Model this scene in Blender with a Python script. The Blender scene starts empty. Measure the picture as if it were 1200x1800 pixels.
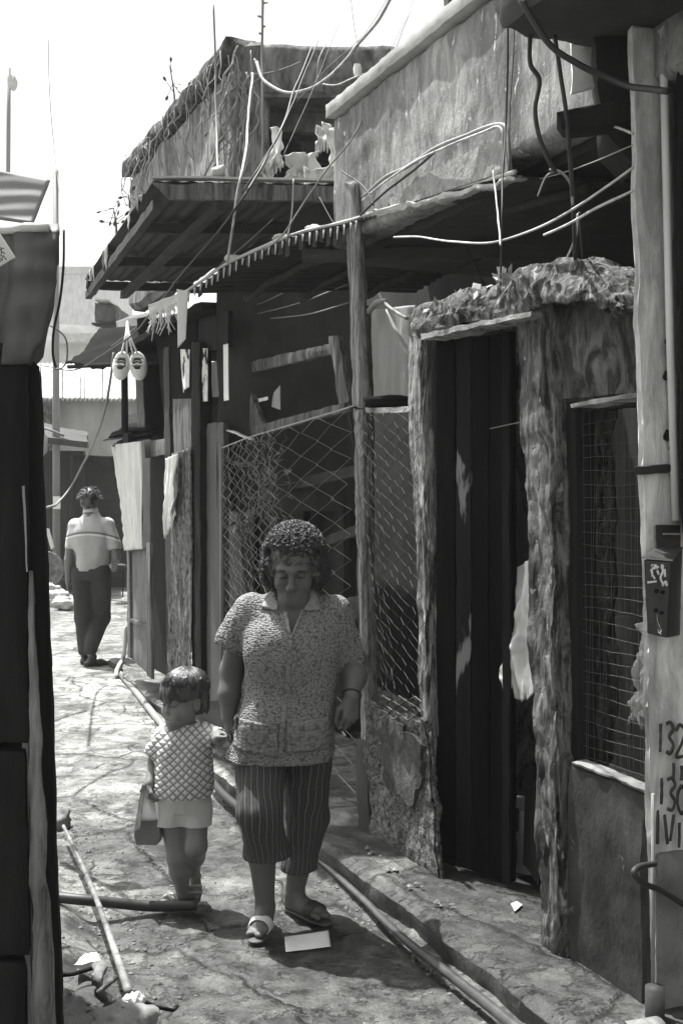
import bpy, math, random
import numpy as np
from mathutils import Vector, Matrix
random.seed(7)
scene = bpy.context.scene
COL = scene.collection
CAMZ = 1.67
FPX = 2000.0
HZ = 870.0
RNG = np.random.default_rng(11)

# ------------------------------------------------------------------ placement helpers (metres)
def at(px, py, Y):
    return np.array([(px - 600.0) * Y / FPX, Y, CAMZ - (py - HZ) * Y / FPX])
def G(px, py, z=0.0):
    Y = (CAMZ - z) * FPX / (py - HZ)
    return np.array([(px - 600.0) * Y / FPX, Y, z])
DX, DY = -0.3927, 0.9197                      # direction of the house line (away from us)
def wf(u, n, z):                              # house-line frame: u along, n towards the alley, z up
    return np.array([2.448 + DX * u - DY * n, DY * u + DX * n, z])
def U(px, n=0.0):
    t = (px - 600.0) / FPX
    return (2.448 - DY * n - DX * t * n) / (-DX + DY * t)
def wp(px, py, n=0.0):
    u = U(px, n)
    Y = DY * u + DX * n
    return wf(u, n, CAMZ - (py - HZ) * Y / FPX)
NV = np.array([-DY, DX, 0.0])                 # normal towards the alley
DV = np.array([DX, DY, 0.0])

# ------------------------------------------------------------------ noise
def _h(ix, iy, iz, seed):
    h = (ix * 374761393 + iy * 668265263 + iz * 1442695041 + seed * 1274126177) & 0xffffffff
    h = ((h ^ (h >> 13)) * 1274126177) & 0xffffffff
    h = ((h ^ (h >> 15)) * 2246822519) & 0xffffffff
    return ((h ^ (h >> 16)) & 0xffffff) / float(0xffffff)
def vnoise(p, seed=0):
    p = np.asarray(p, dtype=np.float64)
    i = np.floor(p).astype(np.int64); f = p - i
    f = f * f * (3 - 2 * f)
    x, y, z = i[..., 0], i[..., 1], i[..., 2]
    fx, fy, fz = f[..., 0], f[..., 1], f[..., 2]
    r = 0
    for a in (0, 1):
        wx = fx if a else 1 - fx
        for b in (0, 1):
            wy = fy if b else 1 - fy
            for c in (0, 1):
                wz = fz if c else 1 - fz
                r = r + wx * wy * wz * _h(x + a, y + b, z + c, seed)
    return r * 2 - 1
def fbm(p, octs=4, seed=0, gain=0.5):
    p = np.asarray(p, dtype=np.float64)
    r, a = 0, 1.0
    for o in range(octs):
        r = r + a * vnoise(p * (2 ** o) + 17.3 * o, seed + o)
        a *= gain
    return r
def fbm3(p, octs=4, seed=0, gain=0.5):
    return np.stack([fbm(p, octs, seed + 31 * k, gain) for k in range(3)], -1)

# ------------------------------------------------------------------ objects
def mesh(name, V, F, m=None, parent=None, smooth=True, attrs=None):
    me = bpy.data.meshes.new(name)
    me.from_pydata([tuple(v) for v in np.asarray(V).tolist()], [], F if isinstance(F, list) else F.tolist())
    if smooth:
        me.polygons.foreach_set('use_smooth', [True] * len(me.polygons))
    if attrs:
        for k, a in attrs.items():
            at_ = me.attributes.new(k, 'FLOAT', 'POINT')
            at_.data.foreach_set('value', np.asarray(a, dtype=np.float32))
    if smooth and smooth is not True: me.set_sharp_from_angle(angle=math.radians(smooth))
    me.update()
    o = bpy.data.objects.new(name, me)
    COL.objects.link(o)
    if m is not None:
        me.materials.append(m)
    if parent is not None:
        adopt(o, parent)
    return o
def adopt(o, parent):
    o.parent = parent                       # vertices stay in world metres
    o.matrix_parent_inverse = Matrix.Translation(-parent.location) if parent.type == 'EMPTY' else Matrix.Identity(4)
def tag(o, label, cat, group=None, kind=None):
    if label: o['label'] = label
    if cat: o['category'] = cat
    if group: o['group'] = group
    if kind: o['kind'] = kind
    return o
def thing(name, label, cat, loc=(0, 0, 0), group=None):
    o = bpy.data.objects.new(name, None)
    COL.objects.link(o)
    o.location = tuple(float(v) for v in loc)
    o.empty_display_size = 0.1
    return tag(o, label, cat, group)

class MB:
    def __init__(s):
        s.V = []; s.F = []; s.n = 0; s.hard = False
    def add(s, V, F):
        V = np.asarray(V, dtype=float)
        s.V.append(V)
        s.F += [tuple(int(i) + s.n for i in f) for f in F]
        s.n += len(V)
        return s
    def tube(s, pts, r, seg=6, cap=True):
        pts = np.asarray(pts, float); n = len(pts)
        r = np.broadcast_to(np.asarray(r, float), (n,))
        T = np.gradient(pts, axis=0); T /= np.linalg.norm(T, axis=1)[:, None] + 1e-12
        up = np.array([0, 0, 1.0]) if abs(T[0][2]) < 0.9 else np.array([1.0, 0, 0])
        a = np.cross(T[0], up); a /= np.linalg.norm(a)
        V = []
        for i in range(n):
            a = a - T[i] * np.dot(a, T[i]); a /= np.linalg.norm(a) + 1e-12
            b = np.cross(T[i], a)
            for k in range(seg):
                th = 2 * math.pi * k / seg
                V.append(pts[i] + r[i] * (a * math.cos(th) + b * math.sin(th)))
        F = []
        for i in range(n - 1):
            for k in range(seg):
                k2 = (k + 1) % seg
                F.append((i * seg + k, i * seg + k2, (i + 1) * seg + k2, (i + 1) * seg + k))
        if cap:
            F.append(tuple(range(seg - 1, -1, -1)))
            F.append(tuple((n - 1) * seg + k for k in range(seg)))
        return s.add(V, F)
    def grid(s, P):
        P = np.asarray(P); m, n = P.shape[:2]
        F = [(i * n + j, i * n + j + 1, (i + 1) * n + j + 1, (i + 1) * n + j) for i in range(m - 1) for j in range(n - 1)]
        return s.add(P.reshape(-1, 3), F)
    def plate(s, poly, vec):
        poly = np.asarray(poly, float); n = len(poly); vec = np.asarray(vec, float)
        V = np.concatenate([poly, poly + vec])
        F = [tuple(range(n - 1, -1, -1)), tuple(range(n, 2 * n))]
        F += [(i, (i + 1) % n, n + (i + 1) % n, n + i) for i in range(n)]
        return s.add(V, F)
    def hexa(s, c, res=0.05, amp=0.004, sc=8.0, chip=0.006, seed=0, octs=4, gain=.5, maxn=400, st=(1, 1, 1)):
        """a worn block from 8 corners (bottom 4 ccw, top 4): dense faces, displaced by a noise field, chipped edges"""
        s.hard = True
        c = np.asarray(c, float)
        L = [np.linalg.norm(c[1] - c[0]), np.linalg.norm(c[3] - c[0]), np.linalg.norm(c[4] - c[0])]
        N = [int(min(maxn, max(1, round(l / res)))) for l in L]
        idx = {}; prm = []
        F = []
        def vid(i, j, k):
            key = (i, j, k)
            if key not in idx:
                idx[key] = len(prm); prm.append(key)
            return idx[key]
        def face(fn, a, b, flip):
            for i in range(a):
                for j in range(b):
                    q = [vid(*fn(i, j)), vid(*fn(i + 1, j)), vid(*fn(i + 1, j + 1)), vid(*fn(i, j + 1))]
                    F.append(tuple(q[::-1]) if flip else tuple(q))
        nx, ny, nz = N
        face(lambda i, j: (i, j, 0), nx, ny, True); face(lambda i, j: (i, j, nz), nx, ny, False)
        face(lambda i, j: (i, 0, j), nx, nz, False); face(lambda i, j: (i, ny, j), nx, nz, True)
        face(lambda i, j: (0, i, j), ny, nz, True); face(lambda i, j: (nx, i, j), ny, nz, False)
        q = np.array(prm, float) / np.array([nx, ny, nz])
        a, b, t = q[:, 0:1], q[:, 1:2], q[:, 2:3]
        P = ((1 - a) * (1 - b) * (1 - t) * c[0] + a * (1 - b) * (1 - t) * c[1] + a * b * (1 - t) * c[2] + (1 - a) * b * (1 - t) * c[3]
             + (1 - a) * (1 - b) * t * c[4] + a * (1 - b) * t * c[5] + a * b * t * c[6] + (1 - a) * b * t * c[7])
        ctr = c.mean(0)
        ed = ((q < 1e-6) | (q > 1 - 1e-6)).sum(1)
        m = ed >= 2
        if chip and m.any():
            # push edge vertices inwards along the two touching axes
            ax = [c[1] - c[0], c[3] - c[0], c[4] - c[0]]
            for k in range(3):
                d = ax[k] / (np.linalg.norm(ax[k]) + 1e-9)
                amt = chip * (0.6 + 0.9 * np.abs(vnoise(P * 23.0 + seed, seed + 5)))
                amt = np.minimum(amt, 0.3 * L[k] / 1.0)
                P[m & (q[:, k] < 1e-6)] += (d * amt[:, None])[m & (q[:, k] < 1e-6)]
                P[m & (q[:, k] > 1 - 1e-6)] -= (d * amt[:, None])[m & (q[:, k] > 1 - 1e-6)]
        if amp:
            P = P + amp * fbm3(P * sc * np.array(st) + seed * 3.7, octs, seed, gain)
        return s.add(P, F)
    def wbox(s, u0, u1, n0, n1, z0, z1, **k):
        return s.hexa([wf(u0, n0, z0), wf(u1, n0, z0), wf(u1, n1, z0), wf(u0, n1, z0),
                       wf(u0, n0, z1), wf(u1, n0, z1), wf(u1, n1, z1), wf(u0, n1, z1)], **k)
    def wquad(s, TL, TR, BR, BL, n, th, **k):
        """block whose front face has these photo corners on the house line at n; th deep"""
        f = [wp(*BR, n), wp(*BL, n), wp(*TR, n), wp(*TL, n)]
        b = [p - NV * th for p in f]
        return s.hexa([f[1], f[0], b[0], b[1], f[3], f[2], b[2], b[3]], **k)
    def quad(s, TL, TR, BR, BL, vec, **k):
        f = [np.asarray(p, float) for p in (TL, TR, BR, BL)]
        v = np.asarray(vec, float)
        return s.hexa([f[3], f[2], f[2] + v, f[3] + v, f[0], f[1], f[1] + v, f[0] + v], **k)
    def build(s, name, m=None, parent=None, smooth=False):
        return mesh(name, np.concatenate(s.V), s.F, m, parent, 34 if (smooth and s.hard) else smooth)

def spline(pts, n=8):
    pts = np.asarray(pts, float)
    P = np.concatenate([[2 * pts[0] - pts[1]], pts, [2 * pts[-1] - pts[-2]]])
    out = []
    for i in range(1, len(P) - 2):
        p0, p1, p2, p3 = P[i - 1], P[i], P[i + 1], P[i + 2]
        for t in np.linspace(0, 1, n, endpoint=False):
            out.append(0.5 * ((2 * p1) + (-p0 + p2) * t + (2 * p0 - 5 * p1 + 4 * p2 - p3) * t * t + (-p0 + 3 * p1 - 3 * p2 + p3) * t ** 3))
    out.append(P[-2])
    return np.array(out)
def bil(TL, TR, BR, BL, m, n):
    TL, TR, BR, BL = [np.asarray(p, float) for p in (TL, TR, BR, BL)]
    t = np.linspace(0, 1, m)[:, None, None]; s = np.linspace(0, 1, n)[None, :, None]
    return (1 - t) * ((1 - s) * TL + s * TR) + t * ((1 - s) * BL + s * BR)
def cloth(name, P, m, parent=None, th=0.004, amp=0.01, sc=(9, 9, 2.5), seed=0, ragged=0.0, pleats=None, warp=0.0):
    """a cloth or sheet from a grid of points, folded by noise along its normal and given real thickness"""
    P = np.array(P, float)
    e1 = P[:, -1].mean(0) - P[:, 0].mean(0); e2 = P[-1].mean(0) - P[0].mean(0)
    nrm = np.cross(e1, e2); nrm /= np.linalg.norm(nrm)
    f = fbm(P * np.array(sc) + seed * 7.1, 4, seed)
    w = np.linspace(.35, 1, P.shape[0])[:, None]
    P = P + (amp * f * w)[..., None] * nrm
    if pleats:
        ss = np.linspace(0, 1, P.shape[1])[None] + .02 * fbm(P * np.array([3, 3, 1.2]), 2, seed + 9)
        P = P + (pleats[1] * np.sin(ss * 2 * np.pi * pleats[0]) * (.5 + .5 * np.sin(ss * 17 + seed) ** 2))[..., None] * nrm
    if warp: P = P + warp * fbm3(P * 7.0 + seed, 3, seed + 21)
    if ragged:
        r = vnoise(np.stack([np.arange(P.shape[1]) * .9, np.zeros(P.shape[1]), np.zeros(P.shape[1])], -1), seed + 3)
        k = np.linspace(0, 1, P.shape[0])[:, None, None] ** 4
        P = P + k * (ragged * r)[None, :, None] * (e2 / np.linalg.norm(e2))
    b = MB().grid(P)
    o = b.build(name, m, parent, True)
    md = o.modifiers.new('thickness', 'SOLIDIFY'); md.thickness = th; md.offset = 0
    return o

# ------------------------------------------------------------------ materials
def newmat(name):
    m = bpy.data.materials.new(name); m.use_nodes = True
    nt = m.node_tree
    return m, nt, nt.nodes['Principled BSDF']
def g3(v): return (v, v, v * 0.985, 1)
def ramp(nt, stops):
    r = nt.nodes.new('ShaderNodeValToRGB')
    el = r.color_ramp.elements
    while len(el) < len(stops): el.new(0.5)
    for e, (p, v) in zip(el, stops):
        e.position = p; e.color = g3(v)
    return r
def mat(name, c, var=0.35, sc=5.0, stretch=(1, 1, 1), rough=0.85, bump=0.35, bsc=45.0, bstretch=None, dist=0.0,
        stain=0.35, stsc=1.3, spec=0.3, ststretch=(1, 1, .5), bdist=0.006, sharp=0.5, detail=8, patch=None, metal=0.0):
    m, nt, bs = newmat(name)
    N, L = nt.nodes, nt.links
    tc = N.new('ShaderNodeTexCoord')
    def noise(scale, st, det=8, ro=.62, di=0.0):
        mp = N.new('ShaderNodeMapping'); mp.inputs['Scale'].default_value = st
        L.new(tc.outputs['Object'], mp.inputs['Vector'])
        n = N.new('ShaderNodeTexNoise'); n.inputs['Scale'].default_value = scale
        n.inputs['Detail'].default_value = det; n.inputs['Roughness'].default_value = ro; n.inputs['Distortion'].default_value = di
        L.new(mp.outputs[0], n.inputs['Vector'])
        return n
    n1 = noise(sc, stretch, detail, .66, dist)
    w = 0.28 * (1 - sharp) + 0.03
    r1 = ramp(nt, [(0.5 - w - .06, c * (1 - var)), (0.5, c), (0.5 + w + .06, min(.95, c * (1 + var)))])
    L.new(n1.outputs['Fac'], r1.inputs[0])
    col = r1.outputs[0]
    if stain:
        n2 = noise(stsc, ststretch, 6, .6, .3)
        r2 = ramp(nt, [(0.35, 1 - stain), (0.62, 1.0)])
        L.new(n2.outputs['Fac'], r2.inputs[0])
        mx = N.new('ShaderNodeMixRGB'); mx.blend_type = 'MULTIPLY'; mx.inputs[0].default_value = 1
        L.new(col, mx.inputs[1]); L.new(r2.outputs[0], mx.inputs[2]); col = mx.outputs[0]
    if patch:                                   # (value, scale, threshold, stretch): flaking paint or bare plaster with hard edges
        n3 = noise(patch[1], patch[3] if len(patch) > 3 else (1, 1, 1), 8, .6, .6)
        r3 = ramp(nt, [(patch[2], 0.0), (patch[2] + .025, 1.0)])
        L.new(n3.outputs['Fac'], r3.inputs[0])
        mx = N.new('ShaderNodeMixRGB'); L.new(r3.outputs[0], mx.inputs[0]); L.new(col, mx.inputs[1]); mx.inputs[2].default_value = g3(patch[0])
        col = mx.outputs[0]
    L.new(col, bs.inputs['Base Color'])
    bs.inputs['Roughness'].default_value = rough
    bs.inputs['Specular IOR Level'].default_value = spec
    bs.inputs['Metallic'].default_value = metal
    if bump:
        nb = noise(bsc, bstretch or stretch, 8, .65, dist)
        ad = N.new('ShaderNodeMath'); ad.operation = 'ADD'
        L.new(nb.outputs['Fac'], ad.inputs[0]); L.new(n1.outputs['Fac'], ad.inputs[1])
        b = N.new('ShaderNodeBump'); b.inputs['Strength'].default_value = bump; b.inputs['Distance'].default_value = bdist
        L.new(ad.outputs[0], b.inputs['Height']); L.new(b.outputs[0], bs.inputs['Normal'])
    return m
def plain(name, c, rough=.6, spec=.4, var=.12, sc=30, bump=.08, metal=0.0):
    return mat(name, c, var=var, sc=sc, rough=rough, spec=spec, bump=bump, bsc=120, stain=.15, stsc=4, metal=metal, sharp=.2)

Mt = {}
Mt['parapet'] = mat('streaked_concrete', .30, .6, 17, (1, 1, .34), .92, .8, 60, (1, 1, .5), 0.9, .62, 3.2, ststretch=(1, 1, .16), bdist=.016, sharp=.55, patch=(.58, 26, .64, (1, 1, .42)))
Mt['coping'] = mat('bare_concrete', .42, .2, 12, (1, 1, 1), .9, .35, 60, None, 0, .25)
Mt['farwall'] = mat('old_render', .24, .6, 12, (1, 1, .35), .92, .7, 40, None, .8, .5, 2.5, ststretch=(1, 1, .25), sharp=.85, bdist=.015)
Mt['rough'] = mat('rough_cement', .20, .8, 16, (1, 1, .28), .95, 1.0, 48, (1, 1, .3), 1.4, .5, 1.8, bdist=.045, sharp=.95, patch=(.52, 30, .62, (1, 1, .3)))
Mt['bark'] = mat('split_timber', .30, .85, 26, (1, 1, .10), .92, 1.0, 60, (1, 1, .12), 1.6, .3, 2.0, bdist=.045, sharp=.95, patch=(.68, 34, .60, (1, 1, .12)))
Mt['pebbled'] = mat('pebbled_cement', .22, .85, 48, (1, 1, 1), .95, 1.0, 70, None, .8, .5, 3.5, bdist=.035, sharp=.9)
Mt['plaster'] = mat('grey_plaster', .18, .4, 9, (1, 1, .6), .9, .5, 50, None, .4, .4, 2.5, bdist=.01, sharp=.8)
Mt['lowwall'] = mat('dark_plaster', .048, .5, 7, (1, 1, .5), .85, .45, 40, None, .6, .5, 2.2, patch=(.12, 6.0, .64, (1, 1, .7)), sharp=.8, bdist=.01)
Mt['upperwall'] = mat('stained_cement', .12, .8, 13, (1, 1, .45), .93, 1.0, 36, None, 1.0, .6, 2.4, bdist=.035, sharp=.95, patch=(.06, 3.0, .56, (1, 1, .5)))
Mt['pier'] = mat('pier_concrete', .66, .34, 14, (1, 1, .25), .9, .6, 70, None, .6, .3, 2.4, bdist=.012, sharp=.85)
Mt['post'] = mat('grey_timber', .22, .75, 34, (1, 1, .07), .9, .9, 70, (1, 1, .08), .8, .3, 2, bdist=.02, sharp=.9)
Mt['dwood'] = mat('dark_timber', .042, .5, 26, (1, 1, .07), .85, .5, 60, (1, 1, .08), .5, .35, 2)
Mt['dwoodx'] = mat('dark_beam_timber', .04, .5, 14, (.3, .3, 1), .85, .4, 40, None, .5, .35, 2)
Mt['black'] = mat('blackened_timber', .016, .5, 20, (1, 1, .1), .9, .3, 60, None, .3, .3, 2, spec=.12)
Mt['mwood'] = mat('weathered_board', .14, .65, 26, (1, 1, .08), .88, .7, 60, (1, 1, .1), .7, .4, 2, sharp=.85, bdist=.012)
Mt['lwood'] = mat('pale_board', .30, .6, 26, (.3, .3, 1), .9, .7, 60, None, .6, .5, 5, sharp=.85, bdist=.012)
Mt['door'] = mat('door_paint', .028, .4, 22, (1, 1, .06), .7, .35, 60, (1, 1, .1), .4, .3, 2, patch=(.2, 3.0, .69, (1, 1, .25)))
Mt['tarp'] = mat('dark_tarpaulin', .075, .25, 5, (1, 1, .5), .6, .3, 25, None, .8, .3, 2)
Mt['btarp'] = mat('black_tarpaulin', .012, .3, 5, (1, 1, 1), 1.0, .3, 25, None, .8, .3, 2, spec=.05)
Mt['iron'] = mat('rusted_sheet', .038, .45, 8, (1, 1, 1), .7, .3, 40, None, .4, .4, 1.5)
Mt['lsheet'] = mat('pale_sheet', .5, .2, 6, (1, 1, 1), .8, .2, 40, None, .3, .2, 1.5)
Mt['pole'] = plain('pole_paint', .2, .6)
Mt['cable'] = plain('black_cable', .025, .6)
Mt['wcable'] = mat('white_cable', .52, .4, 30, (1, 1, 1), .7, .1, 120, stain=.4, stsc=6, sharp=.6)
Mt['gcable'] = plain('grey_cable', .22, .6)
Mt['wire'] = plain('galvanised_wire', .34, .5, .5)
Mt['dwire'] = plain('dull_wire', .085, .95, .08)
Mt['paper'] = plain('white_paper', .8, .8, .2, .05)
Mt['ink'] = plain('black_ink', .03, .7, .2)
Mt['wcloth'] = mat('white_cloth', .72, .12, 14, (1, 1, .1), .95, .4, 60, (1, 1, .1), .3, .15, 2, spec=.1)
Mt['gcloth'] = mat('grey_cloth', .33, .2, 14, (1, 1, .2), .95, .4, 60, None, .3, .2, 2, spec=.1)
Mt['hose'] = plain('rubber_hose', .035, .5)
Mt['pvc'] = mat('grey_pipe', .20, .5, 14, (1, 1, 1), .65, .3, 60, None, .4, .5, 5, sharp=.8)
Mt['stone'] = mat('loose_stone', .2, .45, 14, (1, 1, 1), .9, .6, 60, None, .4, .3, 5)
Mt['box'] = plain('letterbox_enamel', .035, .35, .5)
Mt['boxfront'] = mat('letterbox_front', .06, .5, 9, (1, 1, .3), .6, .3, 60, None, .8, .3, 6, patch=(.8, 16.0, .60, (1, 1, .5)))
Mt['plant'] = plain('dry_stem', .06, .8)
PV = np.array([.29, .957, 0.0])                # straight back behind the pier's face
def translucent(name, c):
    m, nt, bs = newmat(name)
    N, L = nt.nodes, nt.links
    bs.inputs['Base Color'].default_value = g3(c); bs.inputs['Roughness'].default_value = .6
    tr = N.new('ShaderNodeBsdfTranslucent'); tr.inputs[0].default_value = g3(c)
    mx = N.new('ShaderNodeMixShader'); mx.inputs[0].default_value = .5
    L.new(bs.outputs[0], mx.inputs[1]); L.new(tr.outputs[0], mx.inputs[2])
    tc = N.new('ShaderNodeTexCoord'); w = N.new('ShaderNodeTexWave'); w.wave_type = 'BANDS'; w.bands_direction = 'Z'
    w.inputs['Scale'].default_value = 7; w.inputs['Distortion'].default_value = 2
    L.new(tc.outputs['Object'], w.inputs[0])
    b = N.new('ShaderNodeBump'); b.inputs['Strength'].default_value = .3; b.inputs['Distance'].default_value = .01
    L.new(w.outputs['Fac'], b.inputs['Height']); L.new(b.outputs[0], bs.inputs['Normal'])
    L.new(mx.outputs[0], N['Material Output'].inputs[0])
    return m
Mt['fibre'] = translucent('translucent_sheet', .36)
Mt['plastic'] = translucent('thin_white_plastic', .75)
# ================================================================== SETTING: ground, raised walk, hills
def voronoi(P, sc, seed):
    """P (N,2) -> F1, F2, cell id value"""
    q = P / sc
    i = np.floor(q).astype(np.int64)
    d1 = np.full(len(P), 9.0); d2 = np.full(len(P), 9.0); cid = np.zeros(len(P))
    for a in (-1, 0, 1):
        for b in (-1, 0, 1):
            cx, cy = i[:, 0] + a, i[:, 1] + b
            jx = cx + _h(cx, cy, cx * 0, seed); jy = cy + _h(cx, cy, cx * 0 + 1, seed)
            d = np.hypot(q[:, 0] - jx, q[:, 1] - jy)
            v = _h(cx, cy, cx * 0 + 2, seed)
            n1 = d < d1
            d2 = np.where(n1, d1, np.minimum(d2, d))
            cid = np.where(n1, v, cid); d1 = np.where(n1, d, d1)
    return d1, d2, cid
def kerb_x(Y):                                   # line where the raised walk drops to the lane
    return np.interp(Y, [2, 3.59, 5.14, 6.3, 10.77, 12.5], [1.27, .575, -.103, -.63, -2.13, -2.85])
def left_x(Y):                                   # edge of the raised strip along the huts on the other side
    return np.interp(Y, [2, 3.59, 4.77, 5.66, 6.3, 7.0, 30], [-.35, -.62, -1.03, -1.38, -1.75, -2.2, -14])
def ground_h(X, Y):
    P2 = np.stack([X, Y], -1).reshape(-1, 2)
    P3 = np.concatenate([P2, np.zeros((len(P2), 1))], 1)
    w = P2 + .16 * np.stack([fbm(P3 * 2.1, 3, 5), fbm(P3 * 2.1 + 9, 3, 8)], -1)
    d1, d2, cid = voronoi(w * np.array([1, .8]), .95, 3)
    crack = np.clip((d2 - d1) / .030, 0, 1)
    e1, e2, cid2 = voronoi(w + .05 * np.stack([fbm(P3 * 9, 2, 15), fbm(P3 * 9, 2, 18)], -1), .16, 9)
    broken = np.clip((fbm(P3 * .9 + 3.1, 3, 21) - .22) / .12, 0, 1)          # areas where the slab is broken up
    crack2 = np.clip((e2 - e1) / .14, 0, 1)
    h = .006 * fbm(P3 * 1.6, 3, 2) + .0022 * fbm(P3 * 26, 3, 33)
    h += (cid - .5) * .014 - .010 * (1 - crack)
    h += broken * ((cid2 - .5) * .006 - .004 * (1 - crack2))
    X1, Y1 = P2[:, 0], P2[:, 1]
    lx = left_x(Y1) + .10 * fbm(P3 * 2.5, 3, 44)
    s = np.clip((lx - X1) / .22, 0, 1); s = s * s * (3 - 2 * s)
    h += .075 * s * (Y1 < 8) + s * (Y1 < 8) * .010 * fbm(P3 * 6, 4, 51)
    gut = np.exp(-((X1 - kerb_x(Y1) + .05) / .06) ** 2) * (Y1 < 7.0)
    h -= .028 * gut
    pale = np.clip((Y1 + .9 * fbm(P3 * .7, 3, 91) - .35 * X1 - 4.6) / 1.6, 0, 1)        # foreground shade painted into the slab tone: darker nearer, paler farther up
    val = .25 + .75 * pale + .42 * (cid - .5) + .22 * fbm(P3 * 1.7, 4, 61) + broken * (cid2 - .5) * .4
    dirt = np.clip(1 - crack, 0, 1) * .35 + np.clip(gut, 0, 1) * .45 + broken * (1 - crack2) * .2
    return h.reshape(X.shape), np.clip(val, .2, 1.4).reshape(X.shape), np.clip(dirt, 0, 1).reshape(X.shape)
xs = np.concatenate([[-4000, -900, -200, -50, -16, -8, -5.2], np.arange(-4.4, 1.35, .0125), [1.6, 2.5, 5, 15, 60, 300, 4000]])
ys = [2.2]
while ys[-1] < 13: ys.append(ys[-1] + max(.011, .0019 * ys[-1] ** 1.25))
ys = np.concatenate([[-400, -50, -10, -2, 1], ys, [14, 15, 16.5, 18, 21, 26, 40, 90, 300, 1200, 5000]])
gX, gY = np.meshgrid(xs, ys)
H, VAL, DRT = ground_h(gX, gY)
far = (np.abs(gX) > 6) | (gY > 13.5) | (gY < 2)
H = np.where(far, 0, H)
gm, nt, bs = newmat('worn_slabs')
def ground_material(m, nt, bs, base):
    N, L = nt.nodes, nt.links
    tc = N.new('ShaderNodeTexCoord')
    def noise(scale, det=8, ro=.6, st=(1, 1, 1), di=0):
        mp = N.new('ShaderNodeMapping'); mp.inputs['Scale'].default_value = st; L.new(tc.outputs['Object'], mp.inputs[0])
        n = N.new('ShaderNodeTexNoise'); n.inputs['Scale'].default_value = scale; n.inputs['Detail'].default_value = det
        n.inputs['Roughness'].default_value = ro; n.inputs['Distortion'].default_value = di; L.new(mp.outputs[0], n.inputs['Vector']); return n
    def warp(amount, scale):
        n = noise(scale, 6, .65)
        v = N.new('ShaderNodeVectorMath'); v.operation = 'SCALE'; v.inputs['Scale'].default_value = amount; L.new(n.outputs['Color'], v.inputs[0])
        a = N.new('ShaderNodeVectorMath'); a.operation = 'ADD'; L.new(tc.outputs['Object'], a.inputs[0]); L.new(v.outputs[0], a.inputs[1]); return a
    def edge(scale, w, lo, hi):
        t = N.new('ShaderNodeTexVoronoi'); t.feature = 'DISTANCE_TO_EDGE'; t.inputs['Scale'].default_value = scale; t.voronoi_dimensions = '2D'
        L.new(w.outputs[0], t.inputs['Vector'])
        n = noise(9, 4); mul = N.new('ShaderNodeMath'); mul.operation = 'MULTIPLY_ADD'; L.new(n.outputs[0], mul.inputs[0]); mul.inputs[1].default_value = -hi * 1.3; L.new(t.outputs['Distance'], mul.inputs[2])
        mr = N.new('ShaderNodeMapRange'); mr.inputs['From Min'].default_value = lo - hi * .65; mr.inputs['From Max'].default_value = hi * .5; L.new(mul.outputs[0], mr.inputs['Value']); return mr   # 0 in the crack
    def math2(op, a, b):
        q = N.new('ShaderNodeMath'); q.operation = op
        for i, x in enumerate((a, b)):
            if isinstance(x, (int, float)): q.inputs[i].default_value = x
            else: L.new(x, q.inputs[i])
        return q.outputs[0]
    w1, w2 = warp(.26, 2.6), warp(.10, 7)
    c1 = edge(.95, w1, 0, .022).outputs[0]
    c2 = edge(3.6, w2, 0, .045).outputs[0]
    msk = ramp(nt, [(.55, 0), (.60, 1)]); L.new(noise(1.1, 5).outputs[0], msk.inputs[0])          # only some slabs are shattered
    c2 = math2('MAXIMUM', c2, math2('SUBTRACT', 1.0, msk.outputs[0]))
    crack = math2('MINIMUM', c1, c2)
    fl = ramp(nt, [(.475, 0), (.50, 1)]); L.new(noise(4.2, 10, .70, (1, 1.3, 1), .05).outputs[0], fl.inputs[0])   # flaked skin of the cement, hard-edged
    av = N.new('ShaderNodeAttribute'); av.attribute_name = 'slab'
    ad = N.new('ShaderNodeAttribute'); ad.attribute_name = 'dirt'
    r = ramp(nt, [(.38, base * .36), (.5, base), (.60, base * 1.6)]); L.new(noise(7, 10, .74).outputs[0], r.inputs[0])
    def mulc(a, b, f):
        q = N.new('ShaderNodeMixRGB'); q.blend_type = 'MULTIPLY'; q.inputs[0].default_value = f; L.new(a, q.inputs[1]); L.new(b, q.inputs[2]); return q.outputs[0]
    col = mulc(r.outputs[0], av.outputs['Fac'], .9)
    r3 = ramp(nt, [(0, .62), (1, 1.0)]); L.new(fl.outputs[0], r3.inputs[0]); col = mulc(col, r3.outputs[0], .8)
    r2 = ramp(nt, [(.42, .30), (.56, 1.0)]); L.new(noise(150, 3).outputs[0], r2.inputs[0]); col = mulc(col, r2.outputs[0], .7)
    r4 = ramp(nt, [(.40, .48), (.56, 1.0)]); L.new(noise(1.7, 8, .72, (1, .8, 1), .1).outputs[0], r4.inputs[0]); col = mulc(col, r4.outputs[0], .9)   # old damp stains
    rc = ramp(nt, [(0, .10), (.7, 1.0)]); L.new(crack, rc.inputs[0]); col = mulc(col, rc.outputs[0], 1.0)
    mx = N.new('ShaderNodeMixRGB'); L.new(ad.outputs['Fac'], mx.inputs[0]); L.new(col, mx.inputs[1]); mx.inputs[2].default_value = g3(.045)
    L.new(mx.outputs[0], bs.inputs['Base Color'])
    bs.inputs['Roughness'].default_value = .62; bs.inputs['Specular IOR Level'].default_value = .4
    rr = ramp(nt, [(.40, .34), (.56, .68)]); L.new(noise(1.7, 8, .72, (1, .8, 1), .1).outputs[0], rr.inputs[0]); L.new(rr.outputs[0], bs.inputs['Roughness'])   # damp stains are smoother
    h = math2('MULTIPLY', noise(30, 10, .72, (1, 1.6, 1)).outputs[0], .55)
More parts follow.
